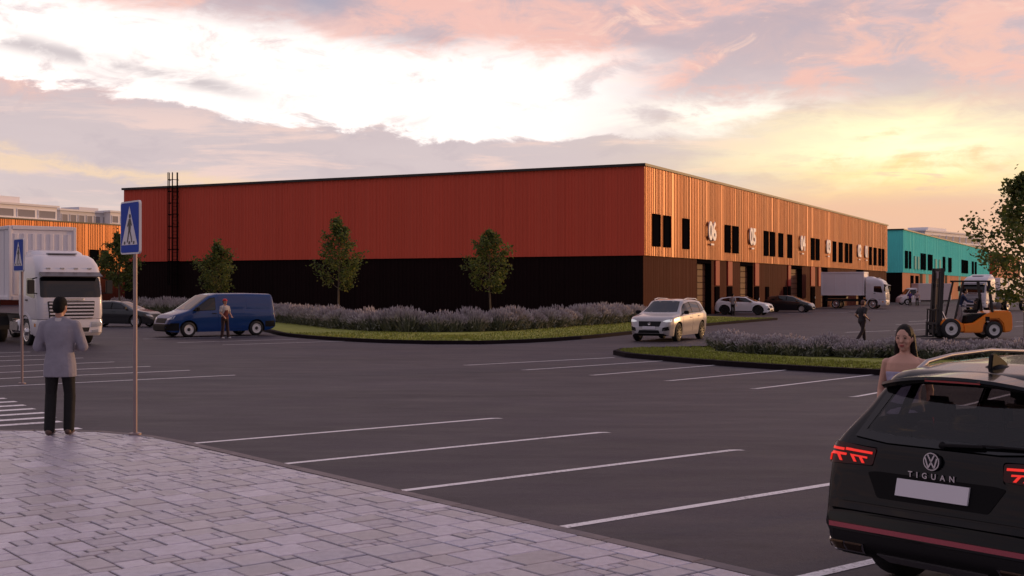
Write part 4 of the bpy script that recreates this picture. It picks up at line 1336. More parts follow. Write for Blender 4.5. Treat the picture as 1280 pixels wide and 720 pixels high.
    patch(bvh, 'bumper_lip', [(-.76, .60), (.76, .60), (.76, .640), (-.76, .640)], 'rear', NB, t, off=.028, res=.05)
    patch(bvh, 'lower_bumper', [(-.76, .27), (.76, .27), (.79, .40), (.79, .452), (-.79, .452), (-.79, .40)], 'rear', PLAST, t, off=.010, res=.06)
    patch(bvh, 'diffuser', [(-.34, .285), (.34, .285), (.40, .335), (-.40, .335)], 'rear', M('satin_silver', (.35, .33, .35), .35, metal=.8), t, off=.024, res=.06)
    for o in sym(bvh, 'exhaust_trim', [(.50, .315), (.785, .315), (.79, .385), (.48, .385)], 'rear', CHROME, t, off=.020, res=.05):
        pass
    sym(bvh, 'exhaust_opening', [(.65, .328), (.775, .328), (.78, .372), (.65, .372)], 'rear', M('exhaust_amber', (.16, .10, .055), .3, metal=.8), t, off=.024, res=.05)
    sym(bvh, 'exhaust_opening', [(.515, .328), (.632, .328), (.632, .372), (.50, .372)], 'rear', M('exhaust_amber2', (.10, .065, .045), .3, metal=.8), t, off=.024, res=.05)
    # tail lamps with red light guides
    HOUS = M('lamp_housing', (.035, .003, .004), .15, spec=.3)
    LED = M('lamp_led', (.5, .01, .008), .3, emit=((1.0, .03, .018), .7))
    hs = sym(bvh, 'taillight', [(.47, .905), (.74, .895), (.83, .89), (.875, .93), (.868, 1.0), (.80, 1.035), (.46, 1.012)], 'rear', HOUS, t, off=.016, res=.04, curve=.02)
    for k, (h_, sg) in enumerate(((hs[0], 1), (hs[1], -1))):
        for pl in ([(.485, .990), (.70, 1.000), (.70, .984), (.485, .974)], [(.52, .955), (.66, .962), (.62, .915), (.60, .915), (.628, .950), (.585, .948), (.555, .912), (.535, .912), (.562, .946), (.52, .942)],
                   [(.715, .996), (.842, 1.0), (.842, .984), (.715, .980)], [(.69, .964), (.80, .968), (.845, .962), (.838, .905), (.820, .905), (.826, .948), (.765, .950), (.735, .912), (.715, .912), (.742, .949), (.69, .949)]):
            patch(bvh, 'light_guide', [(sg * a, b) for a, b in (pl if sg > 0 else pl[::-1])], 'rear', LED, h_, off=.022, res=.04)
    # emblem, lettering
    hit = bvh.ray_cast(Vector((-9, .02, .98)), Vector((1, 0, 0)))[0]
    em = empty('tmp'); bpy.data.objects.remove(em)
    R = Matrix(((0, 0, -1), (-1, 0, 0), (0, 1, 0))).to_4x4()
    x0 = hit.x - .030
    e = MB().lathe([(.012, .060), (-.008, .060), (-.012, .055), (-.010, .0)], 32, 'x', (x0, .02, .98)).build('emblem', M('emblem_dark', (.03, .03, .035), .2, metal=.6), t, smooth=40)
    MB().lathe([(-.008, .060), (-.018, .058), (-.018, .051), (-.008, .049)], 32, 'x', (x0, .02, .98), close=True).build('emblem_ring', CHROME, e, smooth=40)
    st = MB(); q_ = .91
    for a, b in (((-.026, .047), (0, -.001)), ((.026, .047), (0, -.001)), ((-.047, .026), (-.024, -.045)), ((-.024, -.045), (0, -.006)), ((0, -.006), (.024, -.045)), ((.024, -.045), (.047, .026))):
        st.bar((x0 - .015, .02 - a[0] * q_, .98 + a[1] * q_), (x0 - .015, .02 - b[0] * q_, .98 + b[1] * q_), .010, .010)
    st.build('emblem_letters', CHROME, e)
    me = text_mesh('TIGUAN', .052, .004, .001, 2.1)
    o = link('lettering', me, CHROME, t)
    h2 = bvh.ray_cast(Vector((-9, .02, .897)), Vector((1, 0, 0)))[0]
    o.matrix_local = Matrix.Translation((h2.x - .024, .02, .882)) @ R
    # wiper
    w = MB(); w.tube([(-2.09, .0, 1.085), (-2.125, -.02, 1.08)], .022, 10)
    w.bar((-2.122, -.01, 1.085), (-2.10, -.30, 1.10), .03, .02); w.bar((-2.10, -.28, 1.105), (-2.085, -.58, 1.11), .02, .015)
    w.build('rear_wiper', PLAST, t, bevel=.004)
    # roof rails, fin antenna
    RAIL = M('rail_satin', (.42, .38, .37), .3, metal=.85)
    for s_ in (1, -1):
        pts = [(-1.50, s_ * .565, 1.51), (-1.36, s_ * .575, 1.57), (-1.05, s_ * .58, 1.605), (-.5, s_ * .585, 1.625), (.0, s_ * .58, 1.60), (.2, s_ * .57, 1.56), (.3, s_ * .56, 1.52)]
        MB().tube(pts, [.022, .018, .015, .015, .015, .018, .022], 8).build('roof_rail', RAIL, t, smooth=60)
    f = MB().prism([(-1.52, 1.54), (-1.28, 1.56), (-1.34, 1.60), (-1.46, 1.655), (-1.50, 1.65)], -.016, .016, 'xz')
    f.lathe([(0, .10), (.02, .07), (.03, .03)], 16, 'z', (-1.41, 0, 1.548)); f.build('antenna_fin', PLAST, t, bevel=.006, seg=2, smooth=40)
    # cabin
    SEAT = M('seat_fabric', (.030, .026, .026), .85); TAN = M('seat_tan', (.16, .115, .085), .8)
    MB().box((-.5, 0, .50), (3.0, 1.5, .06)).build('cabin_floor', UNDER, t)
    MB().box((-1.72, 0, .84), (.60, 1.35, .05)).build('parcel_shelf', SEAT, t)
    b = MB().box((-1.10, 0, .62), (.5, 1.32, .22)).box((-1.33, 0, .88), (.16, 1.34, .54), Matrix.Rotation(rad(-14), 3, 'Y')).build('rear_bench', SEAT, t, bevel=.05, seg=2, smooth=50)
    for y in (-.42, 0, .42):
        MB().box((-1.44, y, 1.245), (.10, .25, .19), Matrix.Rotation(rad(-10), 3, 'Y')).build('headrest', SEAT, b, bevel=.05, seg=3, smooth=60)
        MB().tube([(-1.42, y - .06, 1.10), (-1.43, y - .06, 1.18)], .008, 6).tube([(-1.42, y + .06, 1.10), (-1.43, y + .06, 1.18)], .008, 6).build('headrest_post', CHROME, b)
    for y in (-.38, .38):
        q = MB().box((.05, y, .58), (.52, .50, .2)).box((-.22, y, .90), (.15, .48, .62), Matrix.Rotation(rad(-14), 3, 'Y')).build('front_seat', TAN, t, bevel=.05, seg=2, smooth=50)
        MB().box((-.34, y, 1.30), (.10, .26, .18)).build('headrest', SEAT, q, bevel=.05, seg=3, smooth=60)
    MB().box((.85, 0, .86), (.45, 1.4, .28)).build('dashboard', SEAT, t, bevel=.06, seg=2)
    MB().lathe([(0, .185), (.02, .175), (0, .165), (-.02, .175)], 24, 'x', (.52, .38, .92), close=True).build('steering_wheel', PLAST, t, smooth=60)
near_suv()

# ================================================================== trucks
TRW = M('truck_white', (.72, .675, .71), .38, coat=.5, var=.03, scale=1.)
BOXW = M('container_white', (.78, .735, .78), .5, var=.05, scale=.6)
TRB = M('truck_chassis', (.022, .019, .019), .65)
HUBS = M('hub_polished', (.75, .72, .72), .18, metal=.9)
AMBER = M('amber_lens', (.75, .28, .03), .2, coat=1.)
def rrect(x0, x1, hw, r, n=5):
    """plan outline, rounded at the front (x1)"""
    pts = [(x0, -hw)]
    for k in range(n + 1):
        a = -math.pi / 2 + math.pi / 2 * k / n; pts.append((x1 - r + r * math.cos(a), -hw + r + r * math.sin(a)))
    for k in range(n + 1):
        a = math.pi / 2 * k / n; pts.append((x1 - r + r * math.cos(a), hw - r + r * math.sin(a)))
    pts.append((x0, hw))
    return pts
def level_loft(levels):
    vs, fs = [], []
    for (z, x0, x1, hw, r) in levels: vs += [(a, b, z) for a, b in rrect(x0, x1, hw, r)]
    n = len(rrect(0, 1, 1, .1))
    for i in range(len(levels) - 1):
        for k in range(n): fs.append((i * n + k, i * n + (k + 1) % n, (i + 1) * n + (k + 1) % n, (i + 1) * n + k))
    fs.append(tuple(reversed(range(n)))); fs.append(tuple(range((len(levels) - 1) * n, len(levels) * n)))
    return vs, fs
def truck(label, loc, heading, box, axles, k=1., fairing=True, boxz=(1.62, 4.42), ribs=True, chassis=8.0, tank=True):
    """loc: ground point below the middle of the cab front; box: (start, end) behind the cab front"""
    t = thing('box_truck', label, 'truck', loc, yaw_of(heading), scale=k)
    lv = [(.98, -2.1, -.03, 1.17, .20), (1.15, -2.15, 0, 1.19, .20), (1.70, -2.15, -.03, 1.20, .22), (2.10, -2.15, -.10, 1.195, .22), (2.60, -2.15, -.22, 1.18, .22), (2.68, -2.15, -.20, 1.18, .24), (2.95, -2.15, -.34, 1.16, .28), (3.18, -2.15, -.62, 1.12, .34), (3.30, -2.12, -.90, 1.04, .38), (3.36, -2.05, -1.2, .85, .40)]
    vs, fs = level_loft(lv)
    bvh = BVHTree.FromPolygons([Vector(v) for v in vs], fs)
    MB().add(vs, fs).build('cab', TRW, t, smooth=35)
    # front bumper and steps
    b = MB(); v2, f2_ = level_loft([(.36, -.62, -.10, 1.14, .22), (.48, -.72, 0, 1.19, .24), (.80, -.72, .02, 1.20, .24), (.96, -.70, .0, 1.19, .22)])
    bb = BVHTree.FromPolygons([Vector(v) for v in v2], f2_)
    b.add(v2, f2_); bo = b.build('bumper', TRW, t, smooth=35)
    patch(bb, 'bumper_grille', [(-.62, .50), (.62, .50), (.66, .66), (-.66, .66)], 'front', TRB, bo, off=.006, res=.2)
    sym(bb, 'headlight', [(.70, .66), (1.10, .70), (1.12, .88), (.74, .86)], 'front', LAMPOFF, bo, off=.012, res=.08)
    sym(bb, 'fog_light', [(.74, .46), (.98, .48), (.98, .58), (.74, .56)], 'front', LAMPOFF, bo, off=.012, res=.08)
    both(bb, 'marker_lamp', [(-.42, .70), (-.26, .70), (-.26, .82), (-.42, .82)], AMBER, bo, off=.012)
    # windscreen, visor, glass
    patch(bvh, 'windshield', [(-1.10, 1.76), (1.10, 1.76), (1.08, 2.50), (-1.08, 2.50)], 'front', CARGLASS, t, off=.010, res=.12, curve=.08)
    MB().prism([(-.20, 2.60), (.14, 2.50), (.15, 2.53), (-.20, 2.68)], -1.10, 1.10, 'xz').build('sun_visor', M('visor_dark', (.10, .085, .09), .3), t)
    for y in (-.75, -.25, .25, .75): MB().box((-.30, y, 2.82), (.16, .16, .05)).build('roof_lamp', LAMPOFF, t, bevel=.015)
    for s in (1, -1):
        w = patch(bvh, 'side_window', [(-1.30, 1.84), (-.38, 1.72), (-.40, 1.95), (-.55, 2.46), (-1.30, 2.46)], 'side', CARGLASS, t, sgn=s, off=.010, res=.12, curve=.06)
        d = patch(bvh, 'door', [(-1.38, 1.02), (-.26, 1.02), (-.28, 1.66), (-1.38, 1.78)], 'side', TRW, t, sgn=s, off=.008, res=.15, curve=.05)
        MB().box((-1.22, s * 1.22, 1.66), (.20, .04, .05)).build('door_handle', TRB, d)
        m_ = MB().box((-.10, s * 1.42, 2.14), (.12, .24, .50)).bar((-.15, s * 1.16, 2.48), (-.10, s * 1.40, 2.42), .04).bar((-.15, s * 1.16, 1.90), (-.10, s * 1.40, 1.92), .04)
        m_.build('wing_mirror', TRB, t, bevel=.03, seg=2, smooth=40)
        MB().box((-1.9, s * 1.16, 1.95), (.5, .06, 1.75)).build('side_deflector', TRW, t, bevel=.02)
        # arch over the front wheel
        R = .60; pts = [(-1.42 + R * math.cos(math.pi * q / 12), .52 + R * math.sin(math.pi * q / 12)) for q in range(13)] + [(-1.42 + (R + .10) * math.cos(math.pi * q / 12), .52 + (R + .10) * math.sin(math.pi * q / 12)) for q in range(12, -1, -1)]
        MB().prism(pts, s * .80, s * 1.21, 'xz').build('wheel_arch', TRW, t)
        MB().box((-.82, s * 1.06, .68), (.16, .26, .56)).build('cab_step', TRW, t, bevel=.03)
    gr_ = patch(bvh, 'grille', [(-.80, 1.00), (.80, 1.00), (.86, 1.62), (-.86, 1.62)], 'front', TRB, t, off=.008, res=.15, curve=.04)
    for q in range(5):
        z = 1.04 + q * .125
        MB().box((.03, 0, z), (.07, 1.56 + q * .02, .06)).build('grille_slat', TRW, gr_, bevel=.012)
    MB().box((.0, 0, 1.685), (.04, .9, .07)).build('badge_strip', CHROME, t, bevel=.01)
    if fairing:
        v3, f3 = level_loft([(3.20, -2.1, -1.0, .96, .35), (3.42, -2.12, -1.35, .94, .35), (3.50, -2.12, -1.6, .85, .3)])
        MB().add(v3, f3).build('roof_fairing', TRW, t, smooth=40)
        MB().box((-1.05, 0, 3.365), (.30, 1.05, .05)).build('roof_hatch', M('hatch_grey', (.22, .22, .25), .3), t, bevel=.02)
    # chassis
    ch = MB()
    for y in (-.42, .42): ch.box((-chassis / 2 - .4, y, .92), (chassis, .12, .26))
    for q in range(4): ch.box((-1.6 - q * chassis / 5, 0, .92), (.12, .8, .2))
    ch.build('chassis', TRB, t)
    if tank:
        for s in (1, -1):
            MB().box((-2.95, s * .93, .68), (1.10, .44, .52)).build('fuel_tank', CHROME if s < 0 else TRB, t, bevel=.10, seg=3, smooth=50)
    for i, ax in enumerate(axles):
        tm, rm = wheel_meshes(.50, .34, HUBS, 'truck')
        for s in (1, -1):
            o = link('wheel', tm, None, t); o.location = (ax, s * 1.0, .50); o.rotation_euler = (0, 0, 0 if s > 0 else math.pi)
            link('rim', rm, None, o)
            if i:
                R = .58; pts = [(ax + R * math.cos(math.pi * q / 10), .5 + R * math.sin(math.pi * q / 10)) for q in range(11)] + [(ax + (R + .03) * math.cos(math.pi * q / 10), .5 + (R + .03) * math.sin(math.pi * q / 10)) for q in range(10, -1, -1)]
                MB().prism(pts, s * .80, s * 1.20, 'xz').build('mudguard', TRB, t)
    # cargo box
    a, e = box; z0, z1 = boxz; L = a - e
    bx = MB().box(((a + e) / 2, 0, (z0 + z1) / 2), (L - .06, 2.46, z1 - z0 - .06)).build('cargo_box', BOXW, t)
    fr = MB()
    for s in (1, -1):
        for xx in (a - .04, e + .04): fr.box((xx, s * 1.215, (z0 + z1) / 2), (.12, .12, z1 - z0 + .02))
        for zz in (z0 + .06, z1 - .05): fr.box(((a + e) / 2, s * 1.218, zz), (L - .2, .12, .14))
    for xx in (a - .035, e + .035):
        for zz in (z0 + .06, z1 - .05): fr.box((xx, 0, zz), (.13, 2.30, .15))
    fr.build('box_frame', BOXW, bx, bevel=.015)
    if ribs:
        for q in range(7):
            y = -1.0 + q * .333
            MB().prism([(a - .04, y - .10), (a + .015, y - .06), (a + .015, y + .06), (a - .04, y + .10)], z0 + .2, z1 - .28, 'xy').build('wall_rib', BOXW, bx)
    for q in range(int(L / 1.2)):
        for s in (1, -1): MB().box((a - .7 - q * 1.2, s * 1.235, (z0 + z1) / 2), (.05, .03, z1 - z0 - .3)).build('side_post', BOXW, bx)
    MB().box((a - .3, 0, z0 - .12), (.8, 1.2, .16)).box((e + 1.5, 0, z0 - .2), (2.2, .9, .3)).build('subframe', TRB, t)
    return t
fc = Vector(((89.5 - 640) / F * 45.2, 45.2, 0))
truck('large white truck with ribbed box parked behind the man in grey', fc, -KD, (-3.1, -12.5), (-9.6, -5.1, -1.42), 1., True, (1.66, 4.44), True, 11.5)
truck('white box truck backed against the numbered orange wall', Vector(((1110 - 640) / F * 126.5, 126.5, 0)), BN, (-2.35, -7.0), (-5.4, -1.42), .93, True, (1.45, 4.0), False, 6.3, False)
truck('white truck parked behind the orange forklift', Vector(((1216 - 640) / F * 112, 112, 0)), Vector((-.72, -.69, 0)), (-3.0, -11.0), (-8.5, -5.0, -1.42), .95, True, (1.5, 3.15), False, 10, True)

# small white box van at the turquoise building
def box_van():
    t = thing('box_van', 'small white box van standing in front of the turquoise warehouse', 'van', Vector(((1151 - 640) / F * 156, 156, 0)), yaw_of(Vector((-.99, -.1, 0))))
    sp = dict(L=2.6, W=1.95, R=.36, axles=(.45,), tumb=.86, top=[(-1.3, 2.1), (-.3, 2.12), (.0, 2.0), (.62, 1.25), (.75, 1.15), (1.15, .98), (1.26, .8), (1.3, .55)], belt=[(-1.3, 1.12), (.6, 1.05), (1.1, .88), (1.25, .7), (1.3, .5)],
              low=[(-1.3, .35), (1.3, .3)], plan=[(-1.3, 1), (.6, .97), (1.0, .88), (1.25, .74), (1.3, .66)])
    vs, fs, mi = loft_body(sp, .08); vs = [(x + 1.7, y, z) for x, y, z in vs]
    bvh = BVHTree.FromPolygons([Vector(v) for v in vs], fs)
    mb = MB(); mb.v, mb.f, mb.mi = vs, fs, mi; mb.build('cab', [TRW, UNDER], t, smooth=40, fix=False)
    patch(bvh, 'windshield', [(-.78, 1.30), (.78, 1.30), (.66, 1.95), (-.66, 1.95)], 'front', CARGLASS, t, res=.15)
    both(bvh, 'side_window', [(1.0, 1.2), (2.2, 1.16), (1.7, 1.9), (1.0, 1.92)], CARGLASS, t, res=.15)
    sym(bvh, 'headlight', [(.5, .78), (.8, .84), (.8, .96), (.55, .92)], 'front', LAMPOFF, t)
    MB().box((-1.35, 0, 1.62), (4.3, 2.1, 2.1)).build('cargo_box', M('van_box_pink', (.60, .50, .50), .5), t, bevel=.04)
    MB().box((-1.3, 0, .50), (4.2, 1.2, .14)).build('chassis', TRB, t)
    wheels(t, (-2.2, 2.15), .97, .36, .24, RIMS, 'steel')
box_van()

# ================================================================== forklift
def forklift():
    OR = M('forklift_orange', (.92, .25, .008), .4, coat=.4, var=.05, scale=2)
    t = thing('forklift', 'orange forklift with tall black mast and white wheel hubs', 'forklift', Vector(((1181 - 640) / F * 52.0, 52.0, 0)), yaw_of(Vector((-.995, -.09, 0))))
    bw = .56
    MB().prism([(.30, .30), (.42, .42), (.44, .66), (.30, .80), (-.28, .82), (-.50, .66), (-.62, .62), (-.62, .28)], -bw, bw, 'xz').build('front_fender', OR, t, bevel=.04, seg=2)
    MB().prism([(-.60, .24), (-1.50, .24), (-1.58, .62), (-1.80, .80), (-2.25, .80), (-2.45, .62), (-2.52, .24), (-2.88, .30), (-2.92, .55), (-2.90, 1.02), (-2.78, 1.16), (-2.05, 1.16), (-1.72, 1.04), (-1.10, .66), (-.60, .60)], -bw, bw, 'xz').build('body', OR, t, bevel=.05, seg=2, smooth=35)
    for s in (1, -1): MB().box((-1.72, s * (bw + .005), .82), (.20, .02, .18)).build('vent', PLAST, t, bevel=.008)
    MB().box((-.36, 0, .44), (.55, 1.0, .06)).build('floor_plate', TRB, t)
    MB().prism([(-.80, .64), (-.84, .96), (-1.30, 1.02), (-1.80, 1.06), (-1.62, .98), (-1.05, .66)], -.45, .45, 'xz').build('seat_base', PLAST, t, bevel=.03)
    s = MB().box((-1.22, 0, 1.13), (.52, .50, .14)).build('seat', PLAST, t, bevel=.05, seg=2, smooth=50)
    MB().box((-1.52, 0, 1.40), (.12, .48, .52), Matrix.Rotation(rad(-10), 3, 'Y')).build('seat_back', PLAST, s, bevel=.05, seg=2, smooth=50)
    MB().tube([(-.55, 0, .80), (-.72, 0, 1.30)], .035, 8).build('steering_column', PLAST, t)
    MB().lathe([(.0, .19), (.018, .175), (0, .16), (-.018, .175)], 20, 'z', (-.74, 0, 1.36), close=True).build('steering_wheel', PLAST, t, smooth=60)
    MB().lathe([(-.35, .05), (-.33, .15), (.33, .15), (.35, .05)], 18, 'y', (-2.36, 0, 1.36)).build('gas_tank', M('tank_grey', (.10, .085, .09), .4), t, smooth=40)
    # overhead guard
    for y in (-.48, .48):
        MB().bar((-.22, y, .75), (-.62, y, 2.36), .07).build('guard_post', TRB, t)
        MB().bar((-1.98, y, 1.10), (-1.82, y, 2.36), .13, .08).build('guard_post', TRB, t)
        MB().bar((-.50, y, 2.38), (-1.90, y, 2.38), .07).build('guard_rail', TRB, t)
    for k in range(7): MB().bar((-.58 - k * .21, -.46, 2.385), (-.58 - k * .21, .46, 2.385), .04).build('guard_bar', TRB, t)
    # mast, leaning slightly back
    for y in (-.40, .40):
        MB().bar((.46, y, .12), (.30, y, 2.92), .10, .16).build('mast_rail', TRB, t)
        MB().bar((.50, y * .72, .18), (.35, y * .72, 2.78), .07, .11).build('inner_rail', TRB, t)
        MB().tube([(.10, y * .9, .70), (.40, y * .9, 1.30)], .045, 8).build('tilt_cylinder', CHROME, t)
    for z in (.35, 1.35, 2.20, 2.86): MB().box((.46 - .057 * z, 0, z), (.08, .84, .12)).build('mast_crossbar', TRB, t)
    MB().tube([(.45, .0, .2), (.34, .0, 2.5)], .05, 8).build('lift_cylinder', M('cylinder_tan', (.25, .17, .10), .4, metal=.4), t)
    for y in (-.15, .15): MB().bar((.44, y, .4), (.33, y, 2.75), .025).build('lift_chain', M('chain_steel', (.14, .11, .10), .5, metal=.6), t)
    MB().box((.30, .02, 2.60), (.05, .46, .46)).build('mast_plate', M('plate_light', (.28, .22, .23), .5), t)
    for z in (.30, .62): MB().box((.62, 0, z), (.06, 1.06, .14)).build('fork_carriage', TRB, t)
    for k in range(5): MB().bar((.62, -.48 + k * .24, .30), (.58, -.48 + k * .24, 1.20), .045).build('backrest_bar', TRB, t)
    MB().bar((.58, -.52, 1.20), (.58, .52, 1.20), .06).build('backrest_top', TRB, t)
    for y in (-.32, .32): MB().prism([(.66, .62), (.72, .62), (.74, .12), (1.55, .08), (1.55, .05), (.66, .06)], y - .06, y + .06, 'xz').build('fork', TRB, t)
    tm, rm = wheel_meshes(.42, .30, RIMW, 'steel'); tm2, rm2 = wheel_meshes(.36, .24, RIMW, 'steel')
    for s_ in (1, -1):
        for (x, R, tt, rr) in ((0, .42, tm, rm), (-2.02, .36, tm2, rm2)):
            o = link('wheel', tt, None, t); o.location = (x, s_ * .50, R); o.rotation_euler = (0, 0, 0 if s_ > 0 else math.pi); link('rim', rr, None, o)
    for o in t.children:
        if o.name.startswith('wheel'): o.location.x *= .92
        else:
            for v in o.data.vertices: v.co.x *= .92
            for c in o.children:
                for v in c.data.vertices: v.co.x *= .92
    return t
forklift()

# ================================================================== crossing signs
def road_sign(label, loc, yaw):
    t = thing('crossing_sign', label, 'sign', loc, yaw)        # face looks along local -y
    POLE = M('pole_steel', (.30, .225, .225), .45, metal=.4, var=.1, scale=3)
    MB().tube([(0, 0, 0), (0, 0, 3.15)], .028, 12).lathe([(0, .085), (.025, .085), (.035, .045)], 16, 'z').build('pole', POLE, t, smooth=50)
    w, h, z = .66, .72, 2.82
    def rr(a, b, r):
        pts = []
        for cx, cz, a0 in ((a - r, -b + r, -90), (a - r, b - r, 0), (-a + r, b - r, 90), (-a + r, -b + r, 180)):
            for k in range(5): q = rad(a0 + 22.5 * k); pts.append((cx + r * math.cos(q), z + cz + r * math.sin(q)))
        return pts
    p = MB().prism(rr(w / 2, h / 2, .05), -.075, -.045, 'xz').build('panel', M('sign_white', (.66, .64, .68), .4), t)
    MB().prism(rr(w / 2 - .022, h / 2 - .022, .035), -.0785, -.076, 'xz').build('blue_field', M('sign_blue', (.012, .055, .38), .6, spec=.15), p)
    tri = [(-.27, z - .235), (.27, z - .235), (0, z + .29)]
    MB().prism(tri, -.082, -.079, 'xz').build('white_triangle', M('sign_white2', (.62, .58, .64), .4), p)
    f = MB(); y0, y1 = -.086, -.083
    f.prism([(.02 + .030 * math.cos(k * .524), z + .155 + .030 * math.sin(k * .524)) for k in range(12)], y0, y1, 'xz')
    for poly_ in ([(-.015, .12), (.045, .12), (.05, .0), (.035, -.05), (-.03, -.05), (-.03, .02)], [(-.015, .115), (-.075, .02), (-.055, .01), (-.005, .075)], [(.045, .115), (.09, .03), (.072, .02), (.035, .075)],
                  [(-.03, -.045), (.005, -.045), (-.055, -.20), (-.085, -.20)], [(.0, -.045), (.036, -.045), (.075, -.12), (.10, -.20), (.072, -.20), (.045, -.125)]):
        f.prism([(a, z + b) for a, b in poly_], y0 + .0002 * len(poly_), y1, 'xz')
    f.build('walking_figure', M('sign_black', (.02, .012, .016), .5), p)
    for a, b in ((-.19, -.15), (-.03, .02), (.13, .17)):
        MB().prism([(a, z - .225), (b, z - .225), (b + .01, z - .185), (a + .01, z - .185)], y0 + .0008, y1, 'xz').build('stripe', M('sign_black', 0), p)
    MB().box((0, -.03, z + .15), (.12, .05, .05)).box((0, -.03, z - .15), (.12, .05, .05)).build('clamp', POLE, t)
    return t
sy = yaw_of(-KD)
road_sign('blue pedestrian crossing sign on a pole at the paved corner', G(169, 543.5, ZP), sy)
road_sign('blue pedestrian crossing sign in front of the white truck', G(27.5, 480), sy)
# ================================================================== people
def capsule(mb, p0, r0, p1, r1, n=12):
    p0, p1 = Vector(p0), Vector(p1); d = (p1 - p0)
    if d.length < 1e-4: d = Vector((0, 0, 1e-3)); p1 = p0 + d
    u = d.normalized(); pts, rs = [], []
    for k in range(5):
        a = math.pi / 2 * (1 - k / 4.6); pts.append(p0 - u * r0 * math.sin(a)); rs.append(max(r0 * math.cos(a), .002))
    for k in range(5):
        a = math.pi / 2 * ((k + .6) / 4.6); pts.append(p1 + u * r1 * math.sin(a)); rs.append(max(r1 * math.cos(a), .002))
    mb.tube(pts, rs, n)
def ellipsoid(mb, c, r, rot=None, n=16):
    vs, fs = [], []
    m_ = 10
    for i in range(m_ + 1):
        a = math.pi * (i + .0) / m_ if 0 < i < m_ else (0.02 if i == 0 else math.pi - .02)
        for k in range(n):
            b = 2 * math.pi * k / n
            q = Vector((r[0] * math.sin(a) * math.cos(b), r[1] * math.sin(a) * math.sin(b), r[2] * math.cos(a)))
            if rot is not None: q = rot @ q
            vs.append(Vector(c) + q)
    for i in range(m_):
        for k in range(n): fs.append((i * n + k, (i + 1) * n + k, (i + 1) * n + (k + 1) % n, i * n + (k + 1) % n))
    fs.append(tuple(reversed(range(n)))[::-1]); fs.append(tuple(range(m_ * n, m_ * n + n))[::-1])
    mb.add(vs, fs)
def rings(mb, rs, n=18):
    """closed loft of (centre, rx, ry) rings, bottom to top"""
    vs, fs = [], []
    for c, rx, ry in rs:
        for k in range(n):
            b = 2 * math.pi * k / n
            # super-ellipse for a chest-like section
            cx, sx = math.cos(b), math.sin(b); e = .85
            vs.append(Vector(c) + Vector((rx * math.copysign(abs(cx) ** e, cx), ry * math.copysign(abs(sx) ** e, sx), 0)))
    for i in range(len(rs) - 1):
        for k in range(n): fs.append((i * n + k, i * n + (k + 1) % n, (i + 1) * n + (k + 1) % n, (i + 1) * n + k))
    fs.append(tuple(range(n))[::-1]); fs.append(tuple(range((len(rs) - 1) * n, len(rs) * n)))
    mb.add(vs, fs)
def blob(name, mb, voxel, mat, parent, it=3):
    me = mb.mesh('tmp')
    o = bpy.data.objects.new('tmp', me); COL.objects.link(o)
    r = o.modifiers.new('r', 'REMESH'); r.mode = 'VOXEL'; r.voxel_size = voxel
    s = o.modifiers.new('s', 'SMOOTH'); s.factor = .5; s.iterations = it
    bpy.context.view_layer.update()
    nm = bpy.data.meshes.new_from_object(o.evaluated_get(bpy.context.evaluated_depsgraph_get()))
    bpy.data.objects.remove(o)
    nm.name = name
    nm.materials.clear()
    return link(name, nm, mat, parent, smooth=180)
SKIN = M('skin', (.42, .215, .15), .5, var=.05, scale=8)
